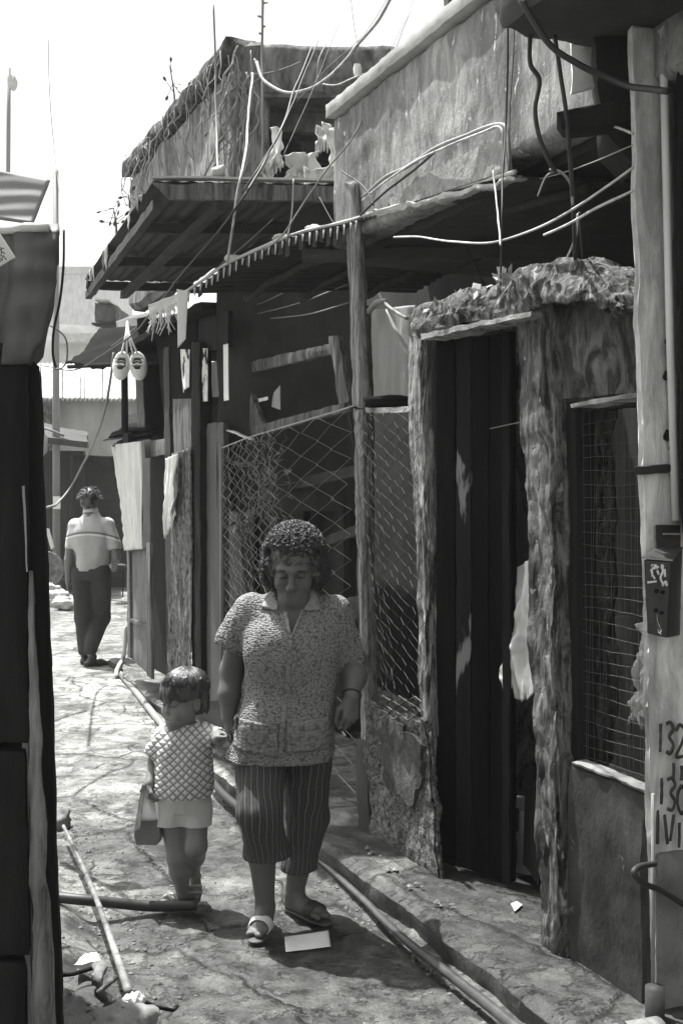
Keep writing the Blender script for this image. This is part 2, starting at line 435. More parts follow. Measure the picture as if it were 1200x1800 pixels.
    h = math2('ADD', h, math2('MULTIPLY', fl.outputs[0], .35)); h = math2('ADD', h, math2('MULTIPLY', crack, 1.1)); h = math2('ADD', h, math2('MULTIPLY', noise(110, 4).outputs[0], .22))
    b = N.new('ShaderNodeBump'); b.inputs['Strength'].default_value = .9; b.inputs['Distance'].default_value = .012
    L.new(h, b.inputs['Height']); L.new(b.outputs[0], bs.inputs['Normal'])
ground_material(gm, nt, bs, .31)
mb = MB().grid(np.stack([gX, gY, H], -1))
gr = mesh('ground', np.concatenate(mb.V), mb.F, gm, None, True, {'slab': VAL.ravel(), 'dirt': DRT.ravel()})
tag(gr, 'cracked uneven stone slabs of the narrow lane', 'ground', kind='structure')

# raised walk along the houses: worn slabs with a broken edge
def walk_mesh():
    ysw = [2.6]
    while ysw[-1] < 11.0: ysw.append(ysw[-1] + max(.014, .0022 * ysw[-1] ** 1.2))
    ysw = np.array(ysw)
    S = np.linspace(0, 1, 70)
    base_edge = kerb_x(ysw) + .035 * fbm(np.stack([ysw * 1.8, ysw * 0, ysw * 0], -1), 4, 71)
    inner = 2.448 - .427 * ysw + .75
    X = base_edge[:, None] + (inner - base_edge)[:, None] * S[None] ** 1.6
    Y = np.repeat(ysw[:, None], len(S), 1)
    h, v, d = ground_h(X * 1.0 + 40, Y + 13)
    z = .088 + h * .6
    z -= .02 * np.exp(-((X - base_edge[:, None]) / .03) ** 2)
    # kerb face
    Xf = np.stack([base_edge + .012, base_edge + .004 + .008 * vnoise(np.stack([ysw * 9, ysw * 0, ysw * 0], -1), 3), base_edge], 1)
    zf = np.stack([np.full(len(ysw), -.05), np.full(len(ysw), .03), z[:, 0] - .004], 1)
    X = np.concatenate([Xf, X], 1); Y = np.concatenate([np.repeat(ysw[:, None], 3, 1), Y], 1); z = np.concatenate([zf, z], 1)
    v = np.concatenate([np.full((len(ysw), 3), .45), v], 1); d = np.concatenate([np.tile([.9, .6, .2], (len(ysw), 1)), d], 1)
    return X, Y, z, v, d
X, Y, Z, V_, D_ = walk_mesh()
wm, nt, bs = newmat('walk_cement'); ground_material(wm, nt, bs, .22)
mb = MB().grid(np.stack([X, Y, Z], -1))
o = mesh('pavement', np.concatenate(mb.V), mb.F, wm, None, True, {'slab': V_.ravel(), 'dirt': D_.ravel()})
tag(o, 'raised cement walk with a broken edge along the houses', 'pavement', kind='structure')

# far hill over the roofs
hm = mat('hill_green', .10, .4, .08, (1, 1, 1), .95, 0, stain=.3, stsc=.06)
xh = np.linspace(-150, 90, 110); yh = np.linspace(112, 185, 40)
HX, HY = np.meshgrid(xh, yh)
p3 = np.stack([HX * .05, HY * .05, HX * 0], -1)
HH = np.clip(19 * np.exp(-((HX + 37) / 9) ** 2) + 15 * np.exp(-((HX + 8) / 26) ** 2) + 14 * np.exp(-((HX + 60) / 14) ** 2) + 3.2 * fbm(p3, 5, 4), 0, 40) * np.clip((HY - 112) / 28, 0, 1) - 2
mb = MB().grid(np.stack([HX, HY, HH], -1))
tag(mb.build('hill', hm, None, True), 'low hazy wooded hill beyond the roofs', 'hill', kind='structure')

def gh(x, y):
    return float(ground_h(np.array([[float(x)]]), np.array([[float(y)]]))[0][0, 0])
# ================================================================== GATE WALL (pillars, cap, door opening, meshed window)
gw = thing('gate_wall', 'rough cement gate wall with doorway and wire-meshed window beside the lane', 'wall', wf(5.0, 0, .09))
mb = MB().wquad((711, 588), (741, 580), (758, 1300), (739, 1290), .0, .055, res=.012, amp=.011, sc=16, st=(1, 1, .3), chip=.014, seed=3, octs=5, gain=.62)
mb.build('jamb', Mt['bark'], gw, True)
mb = MB().wquad((905, 548), (962, 530), (988, 1712), (950, 1692), .03, .13, res=.013, amp=.013, sc=14, st=(1, 1, .35), chip=.018, seed=5, octs=5, gain=.62)
mb.build('pillar', Mt['rough'], gw, True)
mb = MB().wquad((950, 505), (1125, 520), (1125, 700), (962, 712), -.02, .26, res=.02, amp=.014, sc=7, chip=.02, seed=6, octs=5)
mb.build('upper_wall', Mt['upperwall'], gw, True)
mb = MB().wquad((962, 712), (1004, 706), (1010, 1350), (975, 1352), -.055, .2, res=.025, amp=.012, sc=8, chip=.015, seed=16, octs=5)
mb.build('window_reveal', Mt['upperwall'], gw, True)
# cement cap: lumpy crust piled over lintel and pillar
def cap_block():
    prof_t = [(728, 556), (760, 534), (830, 508), (890, 492), (912, 474), (960, 459), (1030, 457), (1075, 478), (1094, 512), (1106, 530)]
    prof_b = [(734, 596), (760, 588), (830, 572), (890, 562), (915, 556), (960, 540), (1030, 540), (1075, 545), (1094, 548), (1106, 550)]
    m = 170; k = 24; nd = 18
    s = np.linspace(0, 1, m)
    def curve(pr, n):
        pr = np.array(pr, float); x = np.interp(s, np.linspace(0, 1, len(pr)), pr[:, 0]); y = np.interp(s, np.linspace(0, 1, len(pr)), pr[:, 1])
        return np.array([wp(a, b, n) for a, b in zip(x, y)])
    T, B = curve(prof_t, 0.02), curve(prof_b, .06)
    rows = []
    for t in np.linspace(0, 1, k):
        rows.append(B * (1 - t) + T * t + NV * .05 * math.sin(math.pi * t * .5) * (1 - t))
    for t in np.linspace(0, 1, nd)[1:]:
        rows.append(T - NV * .34 * t + np.array([0, 0, 1]) * (.05 * math.sin(math.pi * t) - .10 * t))
    P = np.array(rows)
    P = P + .024 * fbm3(P * 7, 4, 77, .5) + .016 * (1 - np.abs(fbm(P * 17, 4, 5)))[..., None] * NV + .004 * fbm3(P * 60, 2, 7)
    b = MB().grid(P)
    return b
cap = cap_block().build('cement_cap', Mt['rough'], gw, True)
md = cap.modifiers.new('solid', 'SOLIDIFY'); md.thickness = .05; md.offset = -1
mb = MB().wquad((737, 586), (932, 545), (932, 556), (738, 599), .085, .12, res=.03, amp=.004, sc=12, chip=.004, seed=8)
mb.build('lintel_board', Mt['lwood'], gw, True)
# meshed window
wn = MB().wquad((985, 705), (1010, 702), (1014, 1345), (990, 1345), -.03, .09, res=.05, amp=.002, seed=9)
frame = wn.build('window_frame', Mt['black'], gw, True)
mb = MB().wquad((998, 708), (1125, 686), (1125, 698), (1000, 718), .03, .12, res=.03, amp=.004, chip=.004, seed=10)
mb.build('window_lintel', Mt['lwood'], gw, True)
mb = MB().wquad((1000, 1338), (1134, 1391), (1134, 1812), (958, 1740), .0, .075, res=.02, amp=.007, sc=5, chip=.014, seed=12)
mb.build('lower_wall', Mt['lowwall'], gw, True)
mb = MB().wquad((1000, 1336), (1134, 1388), (1134, 1397), (1000, 1344), .008, .07, res=.02, amp=.006, sc=16, chip=.006, seed=13).build('window_sill', Mt['plaster'], gw, True)
mb = MB()
n0 = -.06
for i, py in enumerate(np.linspace(722, 1345, 30)):
    y2 = py + (py - 868) * .10
    pts = [wp(1006 + 134 * s, py + (y2 - py) * s + random.uniform(-1, 1) + (3 * math.sin(s * 3 + i)), n0 + random.uniform(-.004, .004)) for s in np.linspace(0, 1, 9)]
    mb.tube(pts, .0009, 4, False)
for i, px in enumerate(np.linspace(1012, 1138, 17)):
    pts = [wp(px + 3 * math.sin(s * 5 + i * 2), 712 - (px - 1000) * .15 + (645 + (px - 1000) * .35) * s, n0 + random.uniform(-.004, .004)) for s in np.linspace(0, 1, 12)]
    mb.tube(pts, .0007, 4, False)
mb.build('wire_mesh', Mt['dwire'], gw)
# iron post and hasp bits inside the jamb
mb = MB().wquad((752, 590), (768, 588), (784, 1560), (770, 1575), -.12, .05, res=.05, amp=.003, seed=15)
mb.build('door_frame', Mt['black'], gw, True)

# door leaf standing slightly open inside the gateway
Mt['void'] = mat('shade_black_board', .007, .4, 20, (1, 1, .1), 1.0, .2, 60, stain=.2, spec=.02)  # door planks near black: the opening's shade put into their colour
Mt['peel'] = mat('peeling_paint', .012, .5, 22, (1, 1, .1), .9, .4, 60, None, .4, .3, 2, patch=(.17, 4.0, .56, (1, 1, .3)), spec=.1)
dl = thing('plank_door', 'dark plank door with flaking paint standing ajar in the gateway', 'door', (.42, 4.80, .09))
A, B = np.array([.40, 4.86, 0]), np.array([.688, 4.58, 0])
dv = (B - A)
def dpl(s0, s1, z0, z1, off, th, m, name, seed, **k):
    nn = np.array([-dv[1], dv[0], 0]); nn /= np.linalg.norm(nn)
    if nn[1] > 0: nn = -nn
    p = [A + dv * s0, A + dv * s1]
    c = [p[0] + nn * off, p[1] + nn * off, p[1] + nn * (off - th), p[0] + nn * (off - th)]
    c8 = [q + np.array([0, 0, z0]) for q in c] + [q + np.array([0, 0, z1]) for q in c]
    MB().hexa(c8, res=.05, amp=.003, sc=8, chip=.003, seed=seed, **k).build(name, m, dl, True)
for i, (s0, s1) in enumerate([(0, .26), (.265, .47), (.475, .70), (.705, 1.0)]):
    dpl(s0, s1, .105, 2.33, -.002 * (i % 2), .03, Mt['peel'] if i == 1 else Mt['void'], 'plank', 20 + i)
for z in (.3, 1.1, 2.1):
    dpl(.02, .98, z, z + .1, -.035, .025, Mt['black'], 'ledge', 30)
dpl(.90, 1.0, .105, 2.33, .022, .02, Mt['black'], 'stile', 31)
MB().tube(spline([wp(768, 765, -.2), wp(840, 757, -.16), wp(900, 745, -.1), wp(935, 738, -.02)], 5), .0022, 4).build('wire', Mt['gcable'], None)
tag(bpy.data.objects['wire'], 'thin pale wire strung across the dark gateway', 'wire')

# ================================================================== low pebbled wall below the fence
lw = thing('low_wall', 'low pebbled cement wall with a smooth plaster patch under the fence', 'wall', wf(5.6, 0, .09))
MB().wquad((638, 1228), (748, 1272), (776, 1578), (640, 1486), .035, .035, res=.014, amp=.010, sc=12, chip=.02, seed=41, octs=5, gain=.6).build('wall_body', Mt['pebbled'], lw, True)
pp = [(663, 1275), (690, 1268), (735, 1300), (742, 1345), (728, 1400), (716, 1412), (690, 1392), (668, 1345)]
pq_ = spline(np.array([(a, b, 0.) for a, b in pp + pp[:1]], float), 8)[:-1]; pq_ = pq_ + 7 * np.stack([fbm(pq_ * .06, 4, 3), fbm(pq_ * .06, 4, 6), pq_[:, 2] * 0], -1)
mb = MB(); mb.plate([wp(a, b, .050) for a, b, _ in pq_][::-1], -NV * .04)
mb.build('plaster_patch', mat('dull_plaster', .095, .55, 14, (1, 1, .7), .95, .9, 50, None, .5, .5, 5, sharp=.85, bdist=.02), lw)
MB().wquad((621, 1296), (641, 1300), (650, 1492), (630, 1480), .045, .1, res=.03, amp=.008, sc=9, chip=.008, seed=43).build('end_post', Mt['dwood'], lw, True)
sb = MB()
for i in range(26):                                # loose rubble along its foot
    px = 640 + 165 * random.random(); py = 1490 + (px - 640) * .66 + random.uniform(-4, 16)
    c = G(px, py, .10); r = random.uniform(.004, .017)
    P = np.array([[1, 0, 0], [-1, 0, 0], [0, 1, 0], [0, -1, 0], [0, 0, .7], [0, 0, -.5]]) * r * np.random.default_rng(i).uniform(.6, 1.3, (6, 3)) + c
    sb.add(P, [(0, 2, 4), (2, 1, 4), (1, 3, 4), (3, 0, 4), (2, 0, 5), (1, 2, 5), (3, 1, 5), (0, 3, 5)])
tag(sb.build('rubble', Mt['stone']), 'small rubble along the foot of the low pebbled wall', 'rubble', kind='stuff')

# broken kerb stones
def boulder(name, c, r, m, seed, label, cat, parent=None, rot=0):
    th = np.linspace(0, 2 * np.pi, 22); ph = np.linspace(0.02, np.pi - .02, 14)
    T, Ph = np.meshgrid(th, ph)
    d = np.stack([np.cos(T) * np.sin(Ph), np.sin(T) * np.sin(Ph), np.cos(Ph)], -1)
    k = 1 + .30 * fbm(d * 1.6 + seed, 5, seed, .55)
    pw = np.sign(d) * np.abs(d) ** .8
    P = pw * k[..., None] * np.array(r)
    ca, sa = math.cos(rot), math.sin(rot)
    P = np.stack([P[..., 0] * ca - P[..., 1] * sa, P[..., 0] * sa + P[..., 1] * ca, P[..., 2]], -1) + np.array(c)
    P[:, -1] = P[:, 0]
    o = MB().grid(P).build(name, m, parent, True)
    if label: tag(o, label, cat)
    return o
boulder('kerb_stone', G(606, 1448, .08), (.10, .06, .05), Mt['stone'], 2, 'rounded kerb stone at the corner of the low pebbled wall', 'stone', rot=-.5)

# ================================================================== near pier with letterbox and painted numbers
pr = thing('pier', 'pale concrete pier with painted house numbers at the near right', 'pillar', wf(3.8, 0, 0))
def pq(px, py, off=0.0):
    """point on the pier's face (u = 3.8 plane, towards us) seen at px,py"""
    t = (px - 600) / FPX
    u = 3.8 - off
    # solve for n : X/Y = t
    n = (2.448 + DX * u - t * DY * u) / (DY + t * DX)
    Y = DY * u + DX * n
    return wf(u, n, CAMZ - (py - HZ) * Y / FPX)
f = [pq(1103, 40), pq(1180, 40), pq(1230, 1880), pq(1146, 1880)]
MB().quad(f[0], f[1], f[2], f[3], PV * .28, res=.02, amp=.007, sc=6, chip=.014, seed=51, octs=5).build('shaft', Mt['pier'], pr, True)
MB().quad(pq(1149, 1500, .014), pq(1290, 1490, .014), pq(1300, 1890, .014), pq(1150, 1890, .014), PV * .2, res=.025, amp=.003, sc=7, chip=.006, seed=52, octs=5).build('base', Mt['plaster'], pr, True)
ink = mat('faded_paint', .05, .6, 25, (1, 1, .4), .9, .2, 60, stain=.2)
def strokes(list_, m, name, parent, half, fn, off):
    b = MB()
    for st in list_:
        P = np.array([fn(x, y, off) for x, y in st])
        P = spline(P, 5) if len(P) > 2 else np.linspace(P[0], P[1], 4)
        T = np.gradient(P, axis=0); side = np.cross(T, -DV); side /= np.linalg.norm(side, axis=1)[:, None] + 1e-9
        hw = half * (1 + .25 * vnoise(P * 60))[:, None]
        b.grid(np.stack([P - side * hw, P + side * hw], 1))
    o = b.build(name, m, parent, True)
    md = o.modifiers.new('s', 'SOLIDIFY'); md.thickness = .0012; md.offset = 0
    return o
def digit(d, x, y, w, h):
    S = {'1': [[(.5, 0), (.5, .5), (.45, 1)]],
         '3': [[(.05, .05), (.6, 0), (.95, .22), (.45, .46), (.95, .72), (.6, 1), (.05, .95)]],
         '2': [[(.05, .2), (.45, 0), (.92, .22), (.6, .6), (.08, 1), (.98, .97)]],
         '0': [[(.5, 0), (.08, .3), (.1, .75), (.5, 1), (.9, .72), (.92, .3), (.5, 0)]],
         'V': [[(.05, 0), (.35, 1)], [(.95, 0), (.6, .9)]]}
    return [[(x + a * w, y + b * h) for a, b in st] for st in S[d]]
nums = []
for d, x, y, w, h in [('1', 1153, 1272, 14, 50), ('3', 1169, 1270, 14, 54), ('2', 1186, 1274, 18, 56),
                      ('1', 1176, 1341, 14, 30), ('1', 1192, 1346, 10, 26),
                      ('1', 1155, 1368, 14, 46), ('3', 1171, 1368, 15, 56), ('0', 1189, 1380, 17, 50),
                      ('1', 1149, 1424, 12, 60), ('V', 1166, 1432, 18, 52), ('1', 1186, 1446, 14, 44)]:
    nums += digit(d, x, y, w, h)
strokes(nums, ink, 'painted_number', pr, .0055, pq, .021)
# iron strap and old holes
MB().quad(pq(1112, 818, .03), pq(1178, 816, .03), pq(1178, 832, .03), pq(1113, 834, .03), PV * .05, res=.02, amp=.003, chip=.004, seed=53).build('iron_strap', Mt['iron'], pr, True)
for (x, y, r) in [(1172, 598, 5), (1170, 660, 6), (1178, 718, 5), (1172, 765, 7), (1180, 785, 6)]:
    th = np.linspace(0, 2 * np.pi, 11)[:-1]
    MB().plate([pq(x + r * math.cos(a) * (1 + .3 * math.sin(3 * a)), y + 1.5 * r * math.sin(a), .009) for a in th][::-1], PV * .01).build('hole', Mt['black'], pr)

lb = thing('letterbox', 'dark metal letterbox with worn white lettering hung on the pale pier', 'letterbox', pq(1160, 1110))
def bx(pts, dep, name, m, parent, off, seed=1, chip=.002, amp=.0012):
    q = [pq(x, y, off) for x, y in pts]
    return MB().quad(q[0], q[1], q[2], q[3], PV * dep, res=.015, amp=amp, sc=9, chip=chip, seed=seed).build(name, m, parent, True)
def lbox(front, back, of, ob, name, m, seed):
    f_ = [pq(x, y, of) for x, y in front]; k_ = [pq(x, y, ob) for x, y in back]
    MB().hexa([f_[3], f_[2], k_[2], k_[3], f_[0], f_[1], k_[1], k_[0]], res=.015, amp=.001, sc=9, chip=.002, seed=seed).build(name, m, lb, True)
lbox([(1130, 984), (1178, 988), (1171, 1122), (1136, 1114)], [(1150, 966), (1199, 968), (1195, 1118), (1150, 1110)], .125, .008, 'body', Mt['box'], 1)
bx([(1132, 990), (1177, 993), (1171, 1118), (1138, 1112)], .004, 'front_plate', Mt['boxfront'], lb, .129)
lbox([(1126, 979), (1184, 984), (1184, 987), (1126, 982)], [(1154, 958), (1200, 960), (1200, 966), (1154, 964)], .137, .006, 'lid', plain('lid_enamel', .05, .4, .5), 2)
bx([(1127, 980), (1183, 985), (1182, 988), (1127, 983)], .004, 'lid_edge', plain('worn_lid_edge', .35, .4), lb, .139)
bx([(1150, 922), (1196, 922), (1196, 962), (1152, 962)], .012, 'back_plate', Mt['iron'], lb, .016, 3)
bx([(1163, 936), (1196, 936), (1196, 941), (1163, 941)], .02, 'hasp', Mt['wire'], lb, .034, 4)
lt = [[(1145, 1000), (1157, 996)], [(1144, 1000), (1146, 1014)], [(1147, 1012), (1150, 1018)], [(1137, 1024), (1153, 1022)], [(1154, 1003), (1157, 1010)],
      [(1162, 992), (1164, 1004), (1160, 1016), (1165, 1028)], [(1167, 1000), (1168, 1014)], [(1163, 1030), (1169, 1022), (1171, 1030)]]
strokes(lt, Mt['paper'], 'white_lettering', lb, .0035, pq, .1315)
for (x, y) in [(1153, 1039), (1164, 1041), (1152, 1073), (1162, 1077)]:
    th = np.linspace(0, 2 * np.pi, 13)[:-1]
    MB().plate([pq(x + 4.4 * math.cos(a), y + 4.0 * math.sin(a), .1315) for a in th][::-1], PV * .002).build('peep_hole', Mt['black'], lb)
MB().quad(pq(1133, 1050, .1312), pq(1146, 1050, .1312), pq(1146, 1095, .1312), pq(1137, 1095, .1312), PV * .003, res=.02, amp=0, chip=0).build('slot_panel', Mt['box'], lb, True)

# dark post at the frame edge, bright conduit
MB().quad(pq(1184, -120, .10), pq(1330, -120, .10), pq(1340, 940, .10), pq(1197, 940, .10), PV * .08, res=.05, amp=.004, chip=.004, seed=60).build('shutter_board', Mt['black'], None, True)
tag(bpy.data.objects['shutter_board'], 'blackened upright board at the upper right edge beside the conduit', 'board')
MB().tube([pq(1164, 55, .03), pq(1170, 300, .03), pq(1177, 600, .03), pq(1187, 915, .03)], .0125, 10).build('conduit', Mt['wcloth'], None, True)
tag(bpy.data.objects['conduit'], 'bright white conduit running down the pale pier', 'pipe')
mb = MB().tube(spline([pq(1215, 1600, .06), pq(1185, 1580, .06), pq(1160, 1565, .09), pq(1128, 1552, .14), pq(1113, 1535, .15), pq(1122, 1524, .13), pq(1150, 1518, .05)], 6), .009, 8)
tag(mb.build('iron_loop', Mt['cable'], None, True), 'bent black iron loop sticking out of the pale pier', 'bracket')
MB().tube([pq(1147, 1395, .02), pq(1147, 1600, .02), pq(1146, 1815, .02)], .006, 8).build('thin_pipe', Mt['gcable'], None, True)
tag(bpy.data.objects['thin_pipe'], 'thin upright pipe at the corner of pale pier and dark wall', 'pipe')
mb = MB()
p0, p1 = G(1000, 1850, .10), G(1160, 1822, .10)
mb.tube(np.linspace(p0, p1, 10), [.055] * 10, 16)
dp = mb.build('drain_pipe', Mt['pvc'], None, True)
tag(dp, 'pale drain pipe lying at the foot of the dark plaster wall', 'pipe')
mb = MB().tube(np.linspace(p0 * .45 + p1 * .55, p0 * .40 + p1 * .60, 3), .062, 16); mb.build('collar', Mt['iron'], dp, True)
mb = MB().tube([pq(1150, 1735, .05), pq(1150, 1850, .05)], .03, 12); mb.build('downpipe', Mt['iron'], dp, True)

# ================================================================== overhead slab and timbers, upper right
os_ = thing('overhead_balcony', 'dark concrete balcony overhanging the pier at the top right', 'balcony', wf(3.6, 0, 3.1))
MB().wbox(2.6, 4.05, -1.2, .42, 3.10, 3.5, res=.06, amp=.01, sc=4, chip=.02, seed=61).build('slab', mat('dark_concrete', .045, .4, 6, stain=.4), os_, True)  # even dark slab colour
MB().quad(at(1040, 60, 3.55), at(1112, 60, 3.55), at(1112, 290, 3.55), at(1062, 235, 3.55), np.array([0.05, .3, 0]), res=.04, amp=.006, seed=62).build('bracket', Mt['black'], os_, True)
st = MB().quad(at(972, 192, 3.5), at(1120, 165, 3.5), at(1120, 212, 3.5), at(984, 232, 3.5), np.array([.02, .12, 0]), res=.03, amp=.003, chip=.012, seed=63).build('timber_stub', Mt['black'], None, True)
tag(st, 'dark rounded timber stub jutting out by the pale pier', 'beam')
MB().quad(at(1002, 66, 3.7), at(1040, 66, 3.7), at(1062, 150, 3.7), at(1002, 166, 3.7), np.array([0, .03, 0]), res=.04, amp=.003, seed=64).build('white_board', mat('whitewash', .75, .15, 8, stain=.2), None, True)
tag(bpy.data.objects['white_board'], 'whitewashed board showing in the gap under the overhead balcony', 'board')

# ================================================================== BALCONY HOUSE (big streaked parapet)
bh = thing('balcony_house', 'house with a large streaked concrete balcony parapet over the gate wall', 'house', wf(5.2, -.6, 0))
uL = U(583, 0)
MB().wbox(2.5, uL, -.16, 0, 2.93, 3.60, res=.026, amp=.006, sc=9, chip=.012, seed=71, octs=5).build('parapet', Mt['parapet'], bh, True)
MB().wbox(2.5, uL + .02, -.2, .035, 3.602, 3.68, res=.04, amp=.0025, sc=9, chip=.008, seed=72).build('coping', Mt['coping'], bh, True)
ceil_m = mat('dark_ceiling', .045, .4, 5, stain=.4)  # even dark ceiling colour
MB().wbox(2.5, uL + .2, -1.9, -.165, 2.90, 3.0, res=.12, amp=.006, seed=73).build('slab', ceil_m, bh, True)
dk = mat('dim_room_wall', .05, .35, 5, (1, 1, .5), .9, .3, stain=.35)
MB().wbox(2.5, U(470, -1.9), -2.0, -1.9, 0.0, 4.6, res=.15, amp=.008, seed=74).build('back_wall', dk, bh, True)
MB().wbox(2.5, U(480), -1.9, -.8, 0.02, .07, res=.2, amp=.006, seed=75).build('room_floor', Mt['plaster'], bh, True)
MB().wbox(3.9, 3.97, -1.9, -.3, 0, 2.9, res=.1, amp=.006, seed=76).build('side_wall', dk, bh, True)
# broken edge below the parapet, its lit line put into paler concrete
e = MB().wquad((640, 375), (900, 306), (900, 316), (640, 388), .012, .06, res=.02, amp=.010, sc=14, chip=.004, seed=77, octs=5)
e.build('broken_lit_edge', Mt['coping'], bh, True)
rough_patch = MB()
pg = [(680, 352), (760, 300), (845, 255), (888, 245), (892, 300), (800, 330), (690, 366)]
rough_patch.plate([wp(a, b, .006) for a, b in pg][::-1], -NV * .02)
rough_patch.build('plaster_scar', mat('scarred_plaster', .36, .45, 18, (1, 1, .8), .95, .9, 40, None, .8, .3, 3, bdist=.02), bh)

# ================================================================== CREEPER HOUSE (farther, taller, with roof slab)
ch = thing('slab_roof_house', 'taller grey house with a thick roof slab behind the balcony house', 'house', wf(9, -1, 0))
uA, uB = U(408), U(228)
MB().wbox(uA, uB, -.18, 0, 3.3, 4.5, res=.05, amp=.02, sc=3, chip=.03, seed=81, octs=5).build('side_wall', Mt['farwall'], ch, True)
MB().wbox(uA - .02, uB + .1, -.2, .06, 4.5, 4.66, res=.05, amp=.025, sc=4, chip=.02, seed=82, octs=5).build('eaves', Mt['upperwall'], ch, True)
yF = DY * uA
x0 = wf(uA, 0, 0)[0]
def fq(a, b, c, d, dep, **k): return MB().quad(a, b, c, d, np.array([0, dep, 0]), **k)
fq(at(405, 68, yF), at(470, 68, yF), at(470, 330, yF), at(405, 330, yF), .25, res=.04, amp=.02, sc=5, chip=.03, seed=83, octs=5).build('corner_pillar', Mt['farwall'], ch, True)
fq(at(455, 70, yF - .03), at(900, 84, yF - .03), at(900, 172, yF - .03), at(455, 160, yF - .03), .3, res=.05, amp=.012, sc=4, chip=.02, seed=84, octs=4).build('roof_slab', Mt['farwall'], ch, True)
fq(at(470, 160, yF + .3), at(900, 172, yF + .3), at(900, 240, yF + .3), at(470, 232, yF + .3), .1, res=.08, amp=.01, seed=85).build('lintel', Mt['plaster'], ch, True)
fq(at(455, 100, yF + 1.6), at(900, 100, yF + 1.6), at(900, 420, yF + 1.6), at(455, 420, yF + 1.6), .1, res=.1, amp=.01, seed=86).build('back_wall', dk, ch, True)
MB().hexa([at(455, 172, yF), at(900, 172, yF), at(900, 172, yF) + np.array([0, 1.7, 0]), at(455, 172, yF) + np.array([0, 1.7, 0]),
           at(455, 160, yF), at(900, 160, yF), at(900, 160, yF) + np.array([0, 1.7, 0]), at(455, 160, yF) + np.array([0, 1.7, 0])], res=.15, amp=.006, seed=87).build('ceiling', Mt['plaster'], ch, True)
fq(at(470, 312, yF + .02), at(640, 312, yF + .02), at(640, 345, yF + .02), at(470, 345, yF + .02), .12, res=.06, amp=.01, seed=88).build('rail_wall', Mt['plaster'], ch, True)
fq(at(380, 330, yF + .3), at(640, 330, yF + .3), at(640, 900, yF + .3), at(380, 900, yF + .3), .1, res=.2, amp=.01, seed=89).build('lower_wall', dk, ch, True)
# upper storey sliver at the very top
fq(at(784, -60, 6.6), at(870, -60, 6.6), at(870, 20, 6.6), at(784, 20, 6.6), .2, res=.08, amp=.01, seed=90).build('roof_tank', Mt['dwoodx'], None, True)
tag(bpy.data.objects['roof_tank'], 'dark tank top showing above the streaked parapet at the picture top', 'tank')

# ================================================================== CANOPIES
uc = thing('tin_canopy', 'wide dark tin canopy jutting over the lane below the slab-roofed house', 'canopy', wf(7.5, .4, 3.3))
NL, NR = at(268, 318, 5.9), at(606, 323, 5.9)
FL, FR = at(150, 490, 8.4), np.array([-1.10, 8.4, 3.25])
P = bil(NL, NR, FR, FL, 30, 80)
s = np.linspace(0, 1, 80)
P[..., 2] += .004 * np.sin(s * 2 * np.pi * 11)[None] + .012 * fbm(P * 2, 3, 3)
o = MB().grid(P).build('tin_sheet', Mt['iron'], uc, True); md = o.modifiers.new('s', 'SOLIDIFY'); md.thickness = .008
MB().quad(NL + [0, -.02, -.015], NR + [0, -.02, -.015], NR + [0, -.02, -.10], NL + [.09, -.02, -.10], np.array([0, .04, 0]), res=.04, amp=.005, chip=.004, seed=91).build('fascia', Mt['mwood'], uc, True)
MB().quad(NL + [0, -.03, .022], NR + [0, -.03, .022], NR + [0, -.03, .008], NL + [0, -.03, .008], np.array([0, .06, 0]), res=.05, amp=.003, chip=.002, seed=92).build('edge_trim', Mt['lsheet'], uc, True)
for i, t in enumerate((.3, .66, .985)):
    a, b = NL * (1 - t) + FL * t, NR * (1 - t) + FR * t
    MB().quad(a + [0, 0, -.02], b + [0, 0, -.02], b + [0, 0, -.085], a + [0, 0, -.085], np.array([0, .05, 0]), res=.06, amp=.005, chip=.004, seed=93 + i).build('batten', Mt['dwoodx'], uc, True)
for i, t in enumerate((.0, .33)):
    a, b = NL * (1 - t) + NR * t, FL * (1 - t) + FR * t
    MB().quad(a + [0, 0, -.09], b + [0, 0, -.09], b + [0, 0, -.15], a + [0, 0, -.15], np.array([.05, 0.01, 0]), res=.06, amp=.005, chip=.004, seed=99 + i).build('rafter', Mt['dwoodx'], uc, True)
rgf = np.random.default_rng(31)
for i in range(9):
    t = rgf.uniform(.05, .95); a = NL * (1 - t) + FL * t; d = (FL - NL) / np.linalg.norm(FL - NL); L_ = rgf.uniform(.04, .16); w_ = rgf.uniform(.05, .2)
    P = bil(a + [0, 0, .01], a + d * w_ + [0, 0, .01], a + d * w_ * rgf.uniform(.4, .9) + [0, 0, -L_ * rgf.uniform(.3, 1)], a + d * w_ * .2 + [0, 0, -L_], 10, 8)
    cloth('torn_flap', P, Mt['iron'] if i % 2 else Mt['gcloth'], uc, .004, .012, (14, 14, 14), i, .02)
# pale sheets of an inner partition seen under the canopy
MB().quad(at(300, 372, 8.0), at(345, 368, 8.0), at(345, 402, 8.0), at(298, 405, 8.0), np.array([0, .03, 0]), res=.05, amp=.004, seed=102).build('vent_box', Mt['plaster'], uc, True)

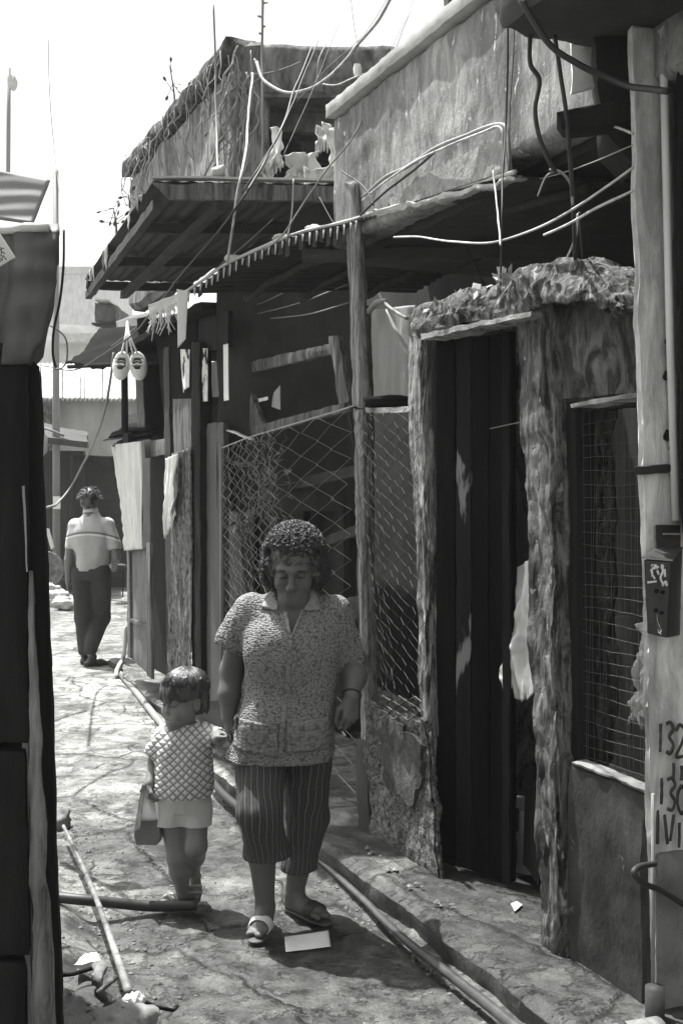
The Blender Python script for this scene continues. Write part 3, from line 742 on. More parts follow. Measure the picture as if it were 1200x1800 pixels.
lc = thing('lower_awning', 'long corrugated awning over the fence with frayed edge, its lit ends coloured pale', 'awning', wf(6, .3, 2.8))
E = [at(330, 516, 6.15), at(365, 492, 6.08), at(400, 468, 6.0), at(455, 443, 5.88), at(520, 416, 5.75), at(605, 396, 5.56), at(642, 384, 5.42), at(760, 350, 4.85), at(905, 310, 4.22)]
E = spline(E, 40)
k = 26
rows = []
for t in np.linspace(0, 1, k):
    rows.append(E - NV * 1.35 * t + np.array([0, 0, .10 * t]))
P = np.array(rows)
arc = np.concatenate([[0], np.cumsum(np.linalg.norm(np.diff(E, axis=0), axis=1))])
amp = np.interp(arc / arc[-1], [0, .42, .52, 1], [.020, .018, .004, .003])
Ebase = P[0].copy()
P[..., 2] += (amp * .6 * np.sin(arc * 2 * np.pi / .044))[None]
P[..., 2] += .012 * fbm(P * 2.3, 3, 9)
o = MB().grid(P).build('corrugated_sheet', Mt['iron'], lc, True); md = o.modifiers.new('s', 'SOLIDIFY'); md.thickness = .006
rim = MB()
Er = Ebase + np.array([0, 0, .016])
rim.tube(Er[::2], .008 + .004 * vnoise(Er[::2] * 9, 4), 6)
rim.build('lit_rim', Mt['lsheet'], lc, True)  # the sheet edge's lit line put into a pale tube
for a_ in np.arange(.02, arc[-1] * .46, .044):
    c_ = np.array([np.interp(a_, arc, Ebase[:, j]) for j in range(3)]); L_ = .03 + .035 * random.random()
    MB().tube([c_ + NV * .006, c_ + NV * .010 + [0, 0, -L_]], [.006, .0035], 5).build('lit_end_strip', Mt['lsheet'], lc, True)  # pale strips standing in for the sheet's lit ends
for a_ in np.arange(.02, arc[-1] * .42, .044):
    c_ = np.array([np.interp(a_ + .022, arc, Ebase[:, j]) for j in range(3)])
    t_ = np.array([np.interp(a_ + .03, arc, Ebase[:, j]) for j in range(3)]) - c_; t_ /= np.linalg.norm(t_)
    d_ = random.uniform(.03, .085); j_ = random.uniform(-.008, .008)
    if random.random() < .12: continue
    q_ = [c_ - t_ * .014, c_ + t_ * .014, c_ + t_ * (.013 + j_) + [0, 0, -d_], c_ - t_ * (.013 - j_) + [0, 0, -d_ * random.uniform(.8, 1.1)]]
    MB().plate(q_, -NV * .006).build('hanging_strip', Mt['iron'], lc)
for i, t in enumerate((.25, .5, .78)):
    pts = np.array([r for r in P[int(t * (k - 1))][::20]]) + np.array([0, 0, -.04])
    MB().tube(pts, .022, 6).build('purlin', Mt['dwood'], lc, True)
for i, a in enumerate([at(405, 463, 5.98), at(490, 428, 5.8), at(545, 411, 5.7)]):
    boulder('roof_stone', a + np.array([0.02, .05, .03]), (.05, .05, .022), Mt['lsheet'], 11 + i, ['pale lump weighting the corrugated awning below the white cable', 'second pale lump on the awning below the bare cable', 'small pale lump on the awning nearest the timber post'][i], 'stone')
# torn plastic skirt and hanging strip at its far end
ds = thing('torn_plastic', 'torn white plastic sheet draped off the far end of the awning', 'plastic sheet', at(320, 520, 6.2))
P = bil(at(262, 536, 6.5), at(336, 505, 6.16), at(336, 528, 6.12), at(264, 558, 6.46), 14, 40)
cloth('sheet', P, Mt['plastic'], ds, .003, .03, (9, 9, 9), 4, ragged=.03)
P = bil(at(311, 508, 6.1), at(331, 512, 6.1), at(327, 596, 6.1), at(313, 612, 6.1), 30, 8)
cloth('strip', P, Mt['wcloth'], ds, .004, .012, (4, 4, 3), 5)
fr = MB()
for i in range(34):
    s_ = random.random(); a = at(264, 552, 6.45) * (1 - s_) + at(312, 530, 6.15) * s_
    L_ = random.uniform(.03, .16)
    fr.tube([a, a + [random.uniform(-.02, .02), 0, -L_ * .5], a + [random.uniform(-.03, .03), 0, -L_]], [.004, .003, .0015], 4)
fr.build('fringe', Mt['plastic'], ds)

# post and beam carrying the awning
tp = MB().quad(wp(604, 318, .03), wp(621, 317, .03), wp(635, 720, .03), wp(617, 716, .03), -NV * .06, res=.02, amp=.005, sc=9, chip=.008, seed=111, octs=5)
tp.quad(wp(617, 716, .028), wp(635, 720, .028), wp(652, 1480, .028), wp(636, 1470, .028), -NV * .058, res=.03, amp=.005, sc=9, chip=.008, seed=112, octs=5)
tag(tp.build('timber_post', Mt['post'], None, True), 'weathered square timber post rising above the fence', 'post')
cb = MB().quad(at(529, 437, 5.78), at(1015, 428, 5.3), at(1015, 452, 5.3), at(530, 458, 5.78), np.array([.0, .09, 0]), res=.05, amp=.004, chip=.006, seed=113)
tag(cb.build('cross_beam', Mt['dwoodx'], None, True), 'dark horizontal beam behind the timber post under the awning', 'beam')

# dark lining seen below the awning, left of the post
wl = thing('inner_partition', 'dark board partition in the shade below the awning', 'wall', wf(7.5, -.5, 0))
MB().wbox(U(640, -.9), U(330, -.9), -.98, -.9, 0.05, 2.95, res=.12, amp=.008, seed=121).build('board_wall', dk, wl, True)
for i, (px, w) in enumerate([(430, 16), (520, 14), (585, 18)]):
    MB().wquad((px, 520), (px + w, 520), (px + w, 1330), (px, 1330), -.78, .06, res=.08, amp=.004, seed=122 + i).build('stud', Mt['dwood'], wl, True)
for i, (y0, y1, x0_, x1_) in enumerate([(845, 812, 500, 640), (952, 915, 540, 640)]):
    MB().wquad((x0_, y0), (x1_, y1), (x1_, y1 + 22), (x0_, y0 + 22), -.45, .04, res=.06, amp=.006, chip=.008, seed=126 + i).build('rail', Mt['dwood'], wl, True)
MB().wquad((560, 1065), (640, 1040), (640, 1085), (565, 1110), -.4, .05, res=.04, amp=.008, seed=131).build('crate_board', Mt['dwood'], wl, True)
for i, (a, b) in enumerate([((388, 556), (530, 498)), ((425, 558), (610, 500)), ((475, 560), (612, 532))]):
    mbb = MB(); mbb.tube(spline([wp(*a, -.25), wp((a[0] + b[0]) / 2, (a[1] + b[1]) / 2 + 6, -.25), wp(*b, -.25)], 5), [.004] * 11, 5)
    mbb.build('slat_edge', Mt['gcable'], wl, True)

# tilted old window frame leaning under the awning
tf = thing('loose_frame', 'old empty wooden frame leaning tilted behind the fence top', 'frame', wp(500, 680, -.2))
def bar(TL, TR, BR, BL, sd, n=-.2): MB().wquad(TL, TR, BR, BL, n, .045, res=.05, amp=.003, chip=.006, seed=sd).build('bar', Mt['mwood'], tf, True)
bar((386, 612), (410, 606), (462, 752), (440, 768), 141)
bar((412, 640), (582, 602), (584, 622), (416, 662), 142, -.21)
bar((574, 590), (592, 586), (612, 706), (594, 716), 143)
bar((444, 748), (604, 706), (607, 724), (446, 768), 144, -.19)
MB().wquad((480, 690), (492, 675), (492, 722), (476, 716), -.22, .01, res=.05, amp=.002, seed=145).build('torn_card', Mt['gcloth'], tf, True)
MB().wquad((452, 700), (470, 696), (470, 704), (454, 708), -.215, .01, res=.05, amp=.002, seed=146).build('card_scrap', Mt['paper'], tf, True)

# ================================================================== CHAIN-LINK FENCE
fe = thing('chain_link_fence', 'sagging chain-link fence between low wall and dark shack', 'fence', wf(6.4, 0, .1))
def panel(TL, TR, BR, BL, n, cols, rows, zig, shear, r, name, seed, wob=.004):
    rg = np.random.default_rng(seed)
    c = [wp(*q, n) for q in (TL, TR, BR, BL)]
    b = MB()
    def pt(s, t):
        s = min(max(s, 0), 1); t = min(max(t, 0), 1)
        p = (1 - t) * ((1 - s) * c[0] + s * c[1]) + t * ((1 - s) * c[3] + s * c[2])
        return p
    for i in range(-int(abs(shear) * cols) - 1, cols + int(abs(shear) * cols) + 2):
        pts = []
        for j in range(rows + 1):
            t = j / rows
            s = (i + (zig if (i + j) % 2 else -zig) * .5) / cols + shear * (t - .5) + rg.normal(0, .05) / cols
            if -0.01 < s < 1.01:
                pts.append(pt(s, t) + NV * (rg.normal(0, wob) + (.003 if j % 2 else -.003)))
            elif pts:
                if len(pts) > 1: b.tube(pts, r, 4, False)
                pts = []
        if len(pts) > 1: b.tube(pts, r, 4, False)
    return b.build(name, Mt['dwire'] if seed in (1, 2, 6) else Mt['wire'], fe)  # wire tone offsets the light: darker where sunlit, paler where shaded
panel((622, 722), (740, 716), (748, 1262), (640, 1226), .045, 10, 46, .7, .30, .0014, 'wire_panel', 1)
panel((612, 715), (655, 724), (700, 1240), (632, 1226), .05, 6, 30, .35, .22, .0015, 'wire_panel', 2)
panel((470, 758), (628, 712), (640, 1400), (480, 1330), -.0, 6, 30, 1.0, .0, .0019, 'wire_panel', 3)
panel((390, 786), (486, 752), (500, 1315), (390, 1262), .015, 11, 52, .8, .10, .0019, 'wire_panel', 4)
panel((390, 786), (486, 752), (500, 1315), (390, 1262), .03, 8, 40, .6, .25, .0016, 'wire_panel', 7)
panel((655, 1222), (748, 1225), (748, 1268), (668, 1262), .075, 7, 5, 1.0, 0, .004, 'wire_panel', 6)
MB().tube([wp(389, 782, .01), wp(389, 1265, .01)], .009, 8).build('corner_post', Mt['gcable'], fe, True)
MB().wquad((640, 716), (722, 712), (722, 726), (640, 728), .02, .05, res=.04, amp=.003, seed=151).build('top_rail', Mt['lwood'], fe, True)
MB().tube(spline([wp(388, 788, .01), wp(440, 768, 0), wp(480, 756, 0), wp(550, 735, 0), wp(620, 714, 0.02)], 6), .004, 6).build('top_wire', Mt['wire'], fe, True)
# dead creeper caught in the fence
dp_ = MB(); rg = np.random.default_rng(5)
for i in range(22):
    a = wp(450 + rg.uniform(-20, 30), 790 + rg.uniform(0, 120), .03)
    pts = [a]
    d = np.array([rg.uniform(-.4, .4), 0, rg.uniform(-1, .4)])
    for j in range(6): d = d + rg.normal(0, .35, 3) * [1, .3, 1]; pts.append(pts[-1] + .045 * d / np.linalg.norm(d))
    dp_.tube(pts, np.linspace(.004, .0015, 7), 4)
    for q in pts[2:]:
        l = rg.normal(0, .025, (3, 3)); dp_.add(np.array([q, q + l[0], q + l[1]]), [(0, 1, 2)])
tag(dp_.build('dry_creeper', mat('dry_leaf', .16, .4, 30), None), 'withered creeper tangled in the far part of the fence', 'plant')
MB().wquad((395, 752), (440, 770), (440, 776), (395, 758), -.02, .03, res=.05, amp=.003, seed=152).build('pale_stick', Mt['lsheet'], None, True)
tag(bpy.data.objects['pale_stick'], 'short pale stick slanting above the far corner of the fence', 'stick')
# ================================================================== SHACK beyond the fence (dark posts, curtain doors)
sh = thing('timber_shack', 'dark timber shack with open doorways between fence and curtained booth', 'shack', wf(9, -.3, .05))
MB().wquad((345, 745), (392, 740), (392, 1290), (345, 1245), .0, .05, res=.06, amp=.004, chip=.006, seed=201).build('panel', mat('painted_panel', .07, .25, 6, (1, 1, .4), .7, .25, stain=.3, stsc=3), sh, True)
MB().wquad((334, 600), (350, 600), (352, 1252), (335, 1240), .05, .1, res=.05, amp=.005, chip=.008, seed=202).build('corner_post', Mt['black'], sh, True)
MB().wquad((270, 560), (345, 540), (345, 760), (290, 772), .01, .05, res=.08, amp=.006, seed=203).build('upper_boards', Mt['btarp'], sh, True)
MB().wquad((286, 610), (296, 608), (303, 1210), (292, 1205), .03, .06, res=.05, amp=.004, seed=204).build('door_post', Mt['dwood'], sh, True)
MB().wquad((345, 700), (394, 694), (394, 755), (345, 760), -.04, .04, res=.08, amp=.004, seed=205).build('lintel', Mt['black'], sh, True)
MB().wquad((345, 560), (400, 545), (400, 612), (345, 620), .0, .04, res=.08, amp=.004, seed=206).build('header', Mt['black'], sh, True)
MB().wbox(U(395, -1.6), U(225, -1.6), -1.7, -1.6, 0, 2.9, res=.15, amp=.008, seed=207).build('back_wall', dk, sh, True)
MB().wbox(U(395, -.05), U(228, -.05), -1.6, -.05, .02, .07, res=.2, amp=.005, seed=208).build('shack_floor', Mt['plaster'], sh, True)
MB().wbox(U(395, -.05), U(228, -.05), -1.6, .12, 2.92, 2.98, res=.15, amp=.008, seed=209).build('roof', Mt['btarp'], sh, True)
MB().wquad((302, 700), (335, 700), (335, 800), (305, 812), .02, .05, res=.05, amp=.004, seed=210).build('meter_board', Mt['mwood'], sh, True)
MB().wquad((352, 1230), (392, 1262), (410, 1300), (352, 1262), .25, .25, res=.06, amp=.006, chip=.01, seed=211).build('plank_ramp', Mt['dwood'], sh, True)
# lace and white strips: light through gaps, put in as pale cloth
def wcl(name, TL, TR, BR, BL, n, m, label, cat, seed, amp=.012, sc=(14, 14, 2.2), ragged=.0, rows=40, cols=14, grp=None, pleats=None):
    P = bil(wp(*TL, n), wp(*TR, n), wp(*BR, n), wp(*BL, n), rows, cols)
    o = cloth(name, P, m, None, .004, amp, sc, seed, ragged, pleats)
    return tag(o, label, cat, grp)
lace = mat('lace', .75, .2, 14, patch=(.03, 9.0, .52, (1, 1, .6)), spec=.1)  # pale mottled colour for the added bright-gap strips
wcl('gap_light_strip', (352, 612), (366, 612), (366, 705), (352, 707), .02, lace, 'narrow pale strip added as a bright gap in the shack opening', 'curtain', 3)
wcl('bright_gap_strip', (393, 606), (401, 604), (402, 703), (394, 705), .03, Mt['paper'], 'plain white strip added as a bright gap beside the tilted frame', 'cloth', 4, .004)
wcl('gap_light_strip', (318, 614), (334, 614), (333, 680), (322, 690), .05, lace, 'torn pale strip added as a bright gap under the white plastic strip', 'curtain', 5)
pat = mat('patterned_curtain', .2, .85, 28, (1, 1, .3), .95, .9, 60, (1, 1, .3), 2.2, .2, 3, spec=.1, sharp=.8, bdist=.02)
wcl('patterned_curtain', (302, 798), (336, 786), (336, 1196), (300, 1178), .07, pat, 'dark mottled curtain hanging in the shack doorway', 'curtain', 6, .03, (22, 22, 1.2), rows=80, cols=50, pleats=(6, .012))
wcl('hanging_cloth', (292, 806), (314, 798), (306, 900), (290, 935), .13, Mt['wcloth'], 'pale striped cloth hanging by the dark mottled curtain', 'cloth', 7, .03, (26, 26, 3), .08, 40, 30, pleats=(5, .016))

# ---- booth with panelled door leaf and draped curtain
bo = thing('booth', 'narrow booth with dark tin roof and panelled half door at the lane bend', 'booth', wf(11, 0, 0))
def bq(px, py, n): return wp(px, py, n)
MB().wquad((222, 968), (262, 960), (264, 1192), (224, 1152), .10, .04, res=.05, amp=.003, chip=.006, seed=221).build('door_leaf', mat('door_board', .15, .5, 16, (1, 1, .25), .8, .5, 40, stain=.3), bo, True)
for q in (((222, 962), (262, 952), (262, 962), (222, 972)), ((222, 1085), (263, 1098), (263, 1106), (222, 1092)), ((222, 962), (227, 962), (229, 1158), (224, 1155)), ((256, 955), (263, 954), (266, 1195), (258, 1188))):
    MB().wquad(*q, .125, .03, res=.05, amp=.002, chip=.004, seed=225).build('door_rail', Mt['mwood'], bo, True)
MB().wquad((262, 760), (300, 755), (300, 1215), (264, 1190), -.25, .04, res=.08, amp=.004, seed=226).build('dark_panel', Mt['black'], bo, True)
MB().wquad((252, 775), (290, 770), (290, 800), (254, 806), .03, .03, res=.05, amp=.003, seed=227).build('head_board', Mt['mwood'], bo, True)
MB().wquad((215, 760), (224, 760), (226, 965), (222, 965), .12, .05, res=.05, amp=.003, seed=229).build('front_post', Mt['black'], bo, True)
for i, (y, dx) in enumerate([(755, 0), (762, -10), (772, 4)]):
    MB().hexa([at(190 + dx, y + 14, 10.0), at(262, y + 2, 9.7), at(300, y - 14, 10.9), at(225, y - 6, 11.3),
               at(190 + dx, y + 10, 10.0), at(262, y - 2, 9.7), at(300, y - 18, 10.9), at(225, y - 10, 11.3)], res=.06, amp=.012, sc=5, seed=230 + i).build('roof_sheet', Mt['iron' if i else 'btarp'], bo, True)
P = bil(bq(196, 782, .16), bq(246, 776, .12), bq(252, 965, .12), bq(218, 968, .16), 60, 46)
cu = cloth('draped_curtain', P, Mt['wcloth'], None, .004, .03, (9, 9, .8), 9, pleats=(9, .018))
tag(cu, 'pale pleated curtain draped over the booth doorway', 'curtain')
# dark tarpaulin awning over the booth
ta = thing('tarpaulin_awning', 'black tarpaulin awning sloping over the booth towards the lane', 'awning', at(220, 620, 10))
P = bil(at(176, 580, 10.9), at(345, 566, 10.2), at(345, 632, 9.2), at(118, 646, 9.6), 20, 40)
cloth('sheet', P, Mt['btarp'], ta, .012, .05, (3, 3, 3), 12, ragged=.05)
P = bil(at(205, 566, 11.4), at(275, 545, 10.9), at(300, 640, 10.3), at(210, 600, 10.9), 12, 20)
cloth('flap', P, Mt['tarp'], ta, .012, .05, (3, 3, 3), 13)
MB().tube([at(120, 645, 9.62), at(345, 633, 9.18)], .018, 6).build('edge_pole', Mt['black'], ta, True)
po = MB().tube([at(219, 640, 9.9), at(220, 765, 9.9)], .030, 10)
tag(po.build('prop_pole', Mt['black'], None, True), 'black prop under the tarpaulin awning below the hanging shoes', 'pole')
MB().quad(at(240, 560, 10.0), at(262, 556, 10.0), at(266, 765, 10.0), at(254, 765, 10.0), np.array([.25, .2, 0]), res=.08, amp=.006, seed=236).build('hung_board', Mt['black'], None, True)
tag(bpy.data.objects['hung_board'], 'black upright board behind the hanging shoes', 'board')
cloth('rag', bil(at(238, 660, 9.85), at(252, 660, 9.85), at(256, 752, 9.85), at(242, 752, 9.85), 30, 10), Mt['gcloth'], None, .004, .03, (9, 9, 3), 15)
tag(bpy.data.objects['rag'], 'grey rag hanging below the hanging shoes', 'cloth')

# pair of shoes hanging by their laces
hs = thing('hanging_shoes', 'pair of white shoes hanging by their laces from the tarpaulin awning', 'shoes', at(228, 660, 9.5))
def shoe(cx, tilt):
    th = np.linspace(0, 2 * np.pi, 28); ph = np.linspace(0.03, np.pi - .03, 18)
    T, Pp = np.meshgrid(th, ph)
    d = np.stack([np.cos(T) * np.sin(Pp), np.sin(T) * np.sin(Pp), np.cos(Pp)], -1)
    k = np.array([.070, .055, .115]) * (1 - .12 * d[..., 2:3])
    P = d * k
    mouth = np.exp(-((d[..., 0] * 1.6) ** 2 + (d[..., 2] - .25) ** 2 * 6)) * (d[..., 1] < 0)
    P[..., 1] += .045 * mouth
    ca, sa = math.cos(tilt), math.sin(tilt)
    P = np.stack([P[..., 0] * ca + P[..., 2] * sa, P[..., 1], -P[..., 0] * sa + P[..., 2] * ca], -1)
    c = at(cx, 640, 9.0)
    o = MB().grid(P + c).build('shoe', plain('white_canvas', .8, .8, .2), hs, True)
    b = MB()
    for z in (-.02, .012, .04): b.tube([c + [-.045, -.052, z], c + [0, -.066, z + .006], c + [.045, -.052, z]], .005, 5)
    b.build('strap', Mt['gcloth'], o, True)
    s_ = MB().grid(np.stack([P[..., 0] * .75, P[..., 1] * .8 + .012, P[..., 2] * .6], -1) + c + [0, -.022, -.01])
    s_.build('opening', Mt['iron'], o, True)
shoe(214, .12); shoe(243, -.12)
b = MB()
for dx in (-14, -5, 6, 14): b.tube(spline([at(224, 565, 9.1), at(225 + dx * .3, 592, 9.0), at(228 + dx, 622, 8.97)], 5), .008, 6)
b.build('lace', Mt['wcloth'], hs, True)

# ================================================================== FAR END OF THE LANE
fs = thing('end_shop', 'dark shuttered shop closing the far end of the lane', 'shop', at(140, 1000, 20))
def fb(x0, y0, x1, y1, Y, dep, name, m, sd, par=fs, amp=.02, res=.25): MB().quad(at(x0, y0, Y), at(x1, y0, Y), at(x1, y1, Y), at(x0, y1, Y), np.array([0, dep, 0]), res=res, amp=amp, sc=2, chip=.02, seed=sd).build(name, m, par, True)
fb(-60, 800, 330, 1045, 20.6, .3, 'wall', mat('shop_shutter', .035, .4, 3, (1, 1, 4), .8, .3, 20), 251)
fb(40, 790, 150, 1040, 20.2, .2, 'shutter', mat('shop_boards', .028, .5, 6, (1, 1, .2), .8, .3), 252)
fb(150, 800, 210, 815, 20.3, .3, 'lintel', Mt['black'], 253)
fb(152, 870, 200, 875, 20.4, .1, 'shutter_rail', Mt['dwood'], 254)
fb(120, 800, 128, 1000, 20.0, .1, 'door_post', Mt['dwood'], 255)
MB().hexa([at(20, 768, 19), at(155, 790, 19), at(155, 768, 23), at(20, 740, 23), at(20, 756, 19), at(155, 778, 19), at(155, 760, 23), at(20, 730, 23)], res=.2, amp=.03, sc=2, seed=256).build('roof', Mt['iron'], fs, True)
fc = thing('far_house', 'pale concrete house with corrugated roof behind the end shop', 'house', at(170, 800, 25))
fb(60, 700, 340, 860, 25, .3, 'wall', mat('pale_render', .34, .25, 1.2, (1, 1, .4), .9, .3, 12), 257, fc)
P = bil(at(20, 642, 30), at(345, 640, 30), at(345, 706, 24.6), at(20, 702, 24.6), 20, 160)
P[..., 2] += .035 * np.sin(np.linspace(0, 2 * np.pi * 42, 160))[None]
o = MB().grid(P).build('corrugated_roof', Mt['lsheet'], fc, True); o.modifiers.new('s', 'SOLIDIFY').thickness = .03
fb(20, 640, 345, 648, 30.2, .3, 'ridge', Mt['plaster'], 258, fc)
fb(60, 706, 92, 800, 24.6, .1, 'window', Mt['upperwall'], 259, fc)
fh = thing('mid_house', 'pale flat-roofed house on the slope beyond the corrugated roof', 'house', at(150, 600, 60))
fb(96, 600, 345, 660, 60, 4, 'wall', mat('washed_wall', .5, .15, .6, (1, 1, .5), .9, 0), 261, fh, .02, 1.0)
fb(90, 585, 345, 601, 59, 6, 'roof', Mt['lsheet'], 262, fh, .02, 1.0)
f2 = thing('distant_house', 'faint distant house whose roofline shows over the hill', 'house', at(140, 520, 140))
fb(60, 480, 195, 720, 190, 20, 'wall', mat('distant_wall', .45, .1, .1, (1, 1, 1), .9, 0), 263, f2, .02, 6.0)
fb(55, 468, 200, 481, 189, 22, 'roof', mat('distant_roof', .3, .1, .1, (1, 1, 1), .9, 0), 264, f2, .02, 6.0)
f3 = thing('balcony_shanty', 'cluttered little balcony shanty above the tarpaulin awning', 'shanty', at(185, 560, 14))
fb(165, 532, 206, 566, 14, 1.0, 'wall', Mt['plaster'], 265, f3, .03, .1)
fb(158, 562, 214, 569, 13.8, 1.2, 'ledge', Mt['dwood'], 266, f3, .02, .1)
fb(166, 524, 196, 531, 13.9, .6, 'roof', Mt['lsheet'], 267, f3, .02, .1)

# street pole with rubbish round it
sp = MB().tube([at(100, 1036, 19.2), at(99, 700, 19.2), at(98.5, 300, 19.2)], [.066, .06, .048], 14)
sp = sp.build('street_pole', Mt['pole'], None, True); tag(sp, 'tall grey pipe pole standing by the white rubbish bags', 'pole')
b = MB().quad(at(93, 872, 19.05), at(106, 872, 19.05), at(106, 895, 19.05), at(93, 895, 19.05), np.array([0, .05, 0]), res=.1, amp=.002, seed=2); b.build('sticker', Mt['paper'], sp)
fp = MB().tube([at(16, 120, 30), at(15, 320, 30)], .06, 8).build('lamp_pole', Mt['gcable'], None, True); tag(fp, 'faint thin lamp pole against the white sky', 'lamp pole')
boulder('lamp', at(23, 145, 30), (.12, .12, .20), Mt['lsheet'], 4, None, None, parent=fp)
for i, (px, py, r) in enumerate([(84, 1052, .26), (104, 1058, .2), (122, 1064, .17), (80, 1020, .2)]):
    c = G(px, py + 8, 0) + np.array([0, 0, r * .5])
    lab = ['fat white rubbish bag at the left of the heap by the pole', 'crumpled white rubbish bag in the middle of the heap', 'small flattened white bag at the near end of the heap', 'white rubbish bag propped up behind the others'][i]
    th = np.linspace(0, 2 * np.pi, 40); ph = np.linspace(.02, np.pi - .02, 26); T, Pp = np.meshgrid(th, ph)
    d = np.stack([np.cos(T) * np.sin(Pp), np.sin(T) * np.sin(Pp), np.cos(Pp)], -1)
    P = d * (r * (1 + .3 * fbm(d * 2.4 + i * 5, 4, i)))[..., None] * [1.15, .9, .62] + c
    P[:, -1] = P[:, 0]
    tag(MB().grid(P).build('rubbish_bag', Mt['lsheet'], None, True), lab, 'rubbish bag', 'rubbish bags by the pole')
bk = MB(); c = G(117, 1046, 0)
pr_ = np.array([(.0, .0), (.12, .0), (.17, .12), (.18, .26), (.19, .28), (.17, .28), (.15, .12), (0, .05)])
th = np.linspace(0, 2 * np.pi, 21)
bk.grid(np.array([[c + [r * math.cos(t), r * math.sin(t), z] for t in th] for r, z in pr_]))
tag(bk.build('bucket', Mt['box'], None, True), 'dark bucket standing at the foot of the street pole', 'bucket')
be = thing('bench', 'low dark bench against the end shop beyond the walking man', 'bench', G(203, 1035, 0))
fb(186, 992, 222, 1000, 17.5, .3, 'seat', Mt['dwood'], 271, be, .01, .1)
for x in (190, 214): fb(x, 1000, x + 4, 1052, 17.5, .06, 'leg', Mt['black'], 272, be, .004, .1)
pl = MB(); c = G(88, 985, 0)
fl = thing('white_tub', 'pale curved tub leaning by the street pole', 'tub', at(82, 1000, 17.8))
th = np.linspace(0, 2 * np.pi, 31)
cc = at(83, 1000, 17.8)
MB().grid(np.array([[cc + [r * math.cos(t), y, r * math.sin(t)] for t in th] for r, y in [(.01, .1), (.22, .1), (.26, 0), (.28, -.02), (.25, -.02), (.2, .08), (.01, .08)]])).build('shell', Mt['pvc'], fl, True)
cloth('sack_rag', bil(at(80, 928, 17.4), at(87, 930, 17.4), at(96, 962, 17.4), at(90, 966, 17.4), 12, 6), Mt['wcloth'], None, .01, .02, (6, 6, 6), 9)
tag(bpy.data.objects['sack_rag'], 'white rag knotted on the street pole', 'cloth')

# ================================================================== NEAR LEFT HUT
lh = thing('near_hut', 'dark boarded hut edge at the near left of the lane', 'hut', (-1.2, 2.95, 0))
Yh = 2.95
def lq(TL, TR, BR, BL, Y, dep, name, m, sd, par=lh, **k):
    kw = dict(res=.03, amp=.004, sc=8, chip=.006); kw.update(k)
    MB().quad(at(*TL, Y), at(*TR, Y), at(*BR, Y), at(*BL, Y), np.array([-.25 * dep, dep, 0]), seed=sd, **kw).build(name, m, par, True)
for i_, (ya, yb) in enumerate([(560, 1312), (1320, 1684), (1693, 2003)]): lq((-1300, ya), (48, ya + (40 if i_ == 0 else 0)), (55, yb), (-1300, yb), Yh + .004 * (i_ % 2), .05, 'wall_board', Mt['dwoodx'] if i_ == 9 else Mt['black'], 301 + 10 * i_)
lq((-1300, 570), (40, 610), (48, 2003), (-1300, 2003), Yh + .06, .03, 'backing_board', Mt['black'], 300)
lq((46, 1000), (60, 1000), (112, 2003), (54, 2003), 2.93, .04, 'grey_plank', Mt['mwood'], 302, amp=.006)
lq((38, 620), (72, 640), (120, 2003), (60, 2003), 3.05, .08, 'corner_post', Mt['black'], 303)
lq((36, 850), (44, 850), (52, 1010), (46, 1010), 2.94, .02, 'pale_batten', Mt['gcloth'], 304)
lq((66, 800), (74, 820), (97, 1430), (86, 1430), 5.2, .06, 'back_post', Mt['black'], 305)
lq((64, 785), (68, 785), (73, 1010), (69, 1010), 5.0, .03, 'white_edge', Mt['paper'], 306, amp=.006)
lq((79, 1170), (82, 1170), (88, 1320), (86, 1320), 4.4, .03, 'white_edge', Mt['paper'], 307)
MB().quad(at(-1300, 440, 3.16), at(40, 440, 3.16), at(40, 450, 3.16), at(-1300, 450, 3.16), np.array([-.10, .45, 0]), res=.06, amp=.008, seed=308).build('roof', Mt['iron'], lh, True)
MB().quad(at(40, 640, 3.1), at(42, 640, 3.1), at(62, 2003, 3.1), at(60, 2003, 3.1), np.array([-.25, .8, 0]), res=.06, amp=.008, seed=309).build('side_wall', Mt['black'], lh, True)
tb = thing('sagging_tarpaulin', 'dark tarpaulin sagging from the roof edge of the near hut', 'tarpaulin', at(50, 500, 3.0))
def tarp_block():
    out = np.array([(-160, 372), (0, 392), (60, 402), (112, 413), (109, 455), (102, 500), (93, 550), (86, 600), (74, 618), (66, 640), (40, 668), (-10, 690), (-160, 700)], float)
    m = 44; T = np.linspace(0, 1, m)
    left = np.array([(-700, 372 + (700 - 372) * t) for t in T])
    rt = np.array([(112, 413), (109, 455), (102, 500), (93, 550), (86, 600), (74, 618), (66, 640)]); rs = np.linspace(0, 1, len(rt))
    right = np.stack([np.interp(T, rs, rt[:, 0]), np.interp(T, rs, rt[:, 1])], 1)
    S = np.concatenate([np.linspace(0, .6, 24, endpoint=False), np.linspace(.6, 1, 60)])
    P = np.array([[at(*(left[i] * (1 - s) + right[i] * s + np.array([0, 8 * math.sin(math.pi * s) * T[i]])), 3.0) for s in S] for i in range(m)])
    w = np.sin(np.pi * np.clip(np.linspace(0, 1, m), 0, 1))[:, None]
    P[..., 1] += .045 * fbm(P * np.array([5, 5, 2.5]), 4, 71) * (w + .25) + .02 * np.abs(vnoise(P * np.array([3, 3, 14]), 3)) + .006 * fbm(P * np.array([20, 20, 9]), 3, 12)
    k_ = 1 / (1 + np.exp(-(P[..., 0] - (-.86 - .10 * (2.3 - P[..., 2]))) / .008)); P[..., 1] -= .05 * k_
    return P
P = tarp_block()
o = MB().grid(P).build('front', Mt['tarp'], tb, True); o.modifiers.new('s', 'SOLIDIFY').thickness = .01
top = np.array([P[0] + np.array([-.1 * t, .40 * t, .06 * math.sin(math.pi * t)]) for t in np.linspace(0, 1, 14)])
o = MB().grid(top).build('top', Mt['tarp'], tb, True); o.modifiers.new('s', 'SOLIDIFY').thickness = .01
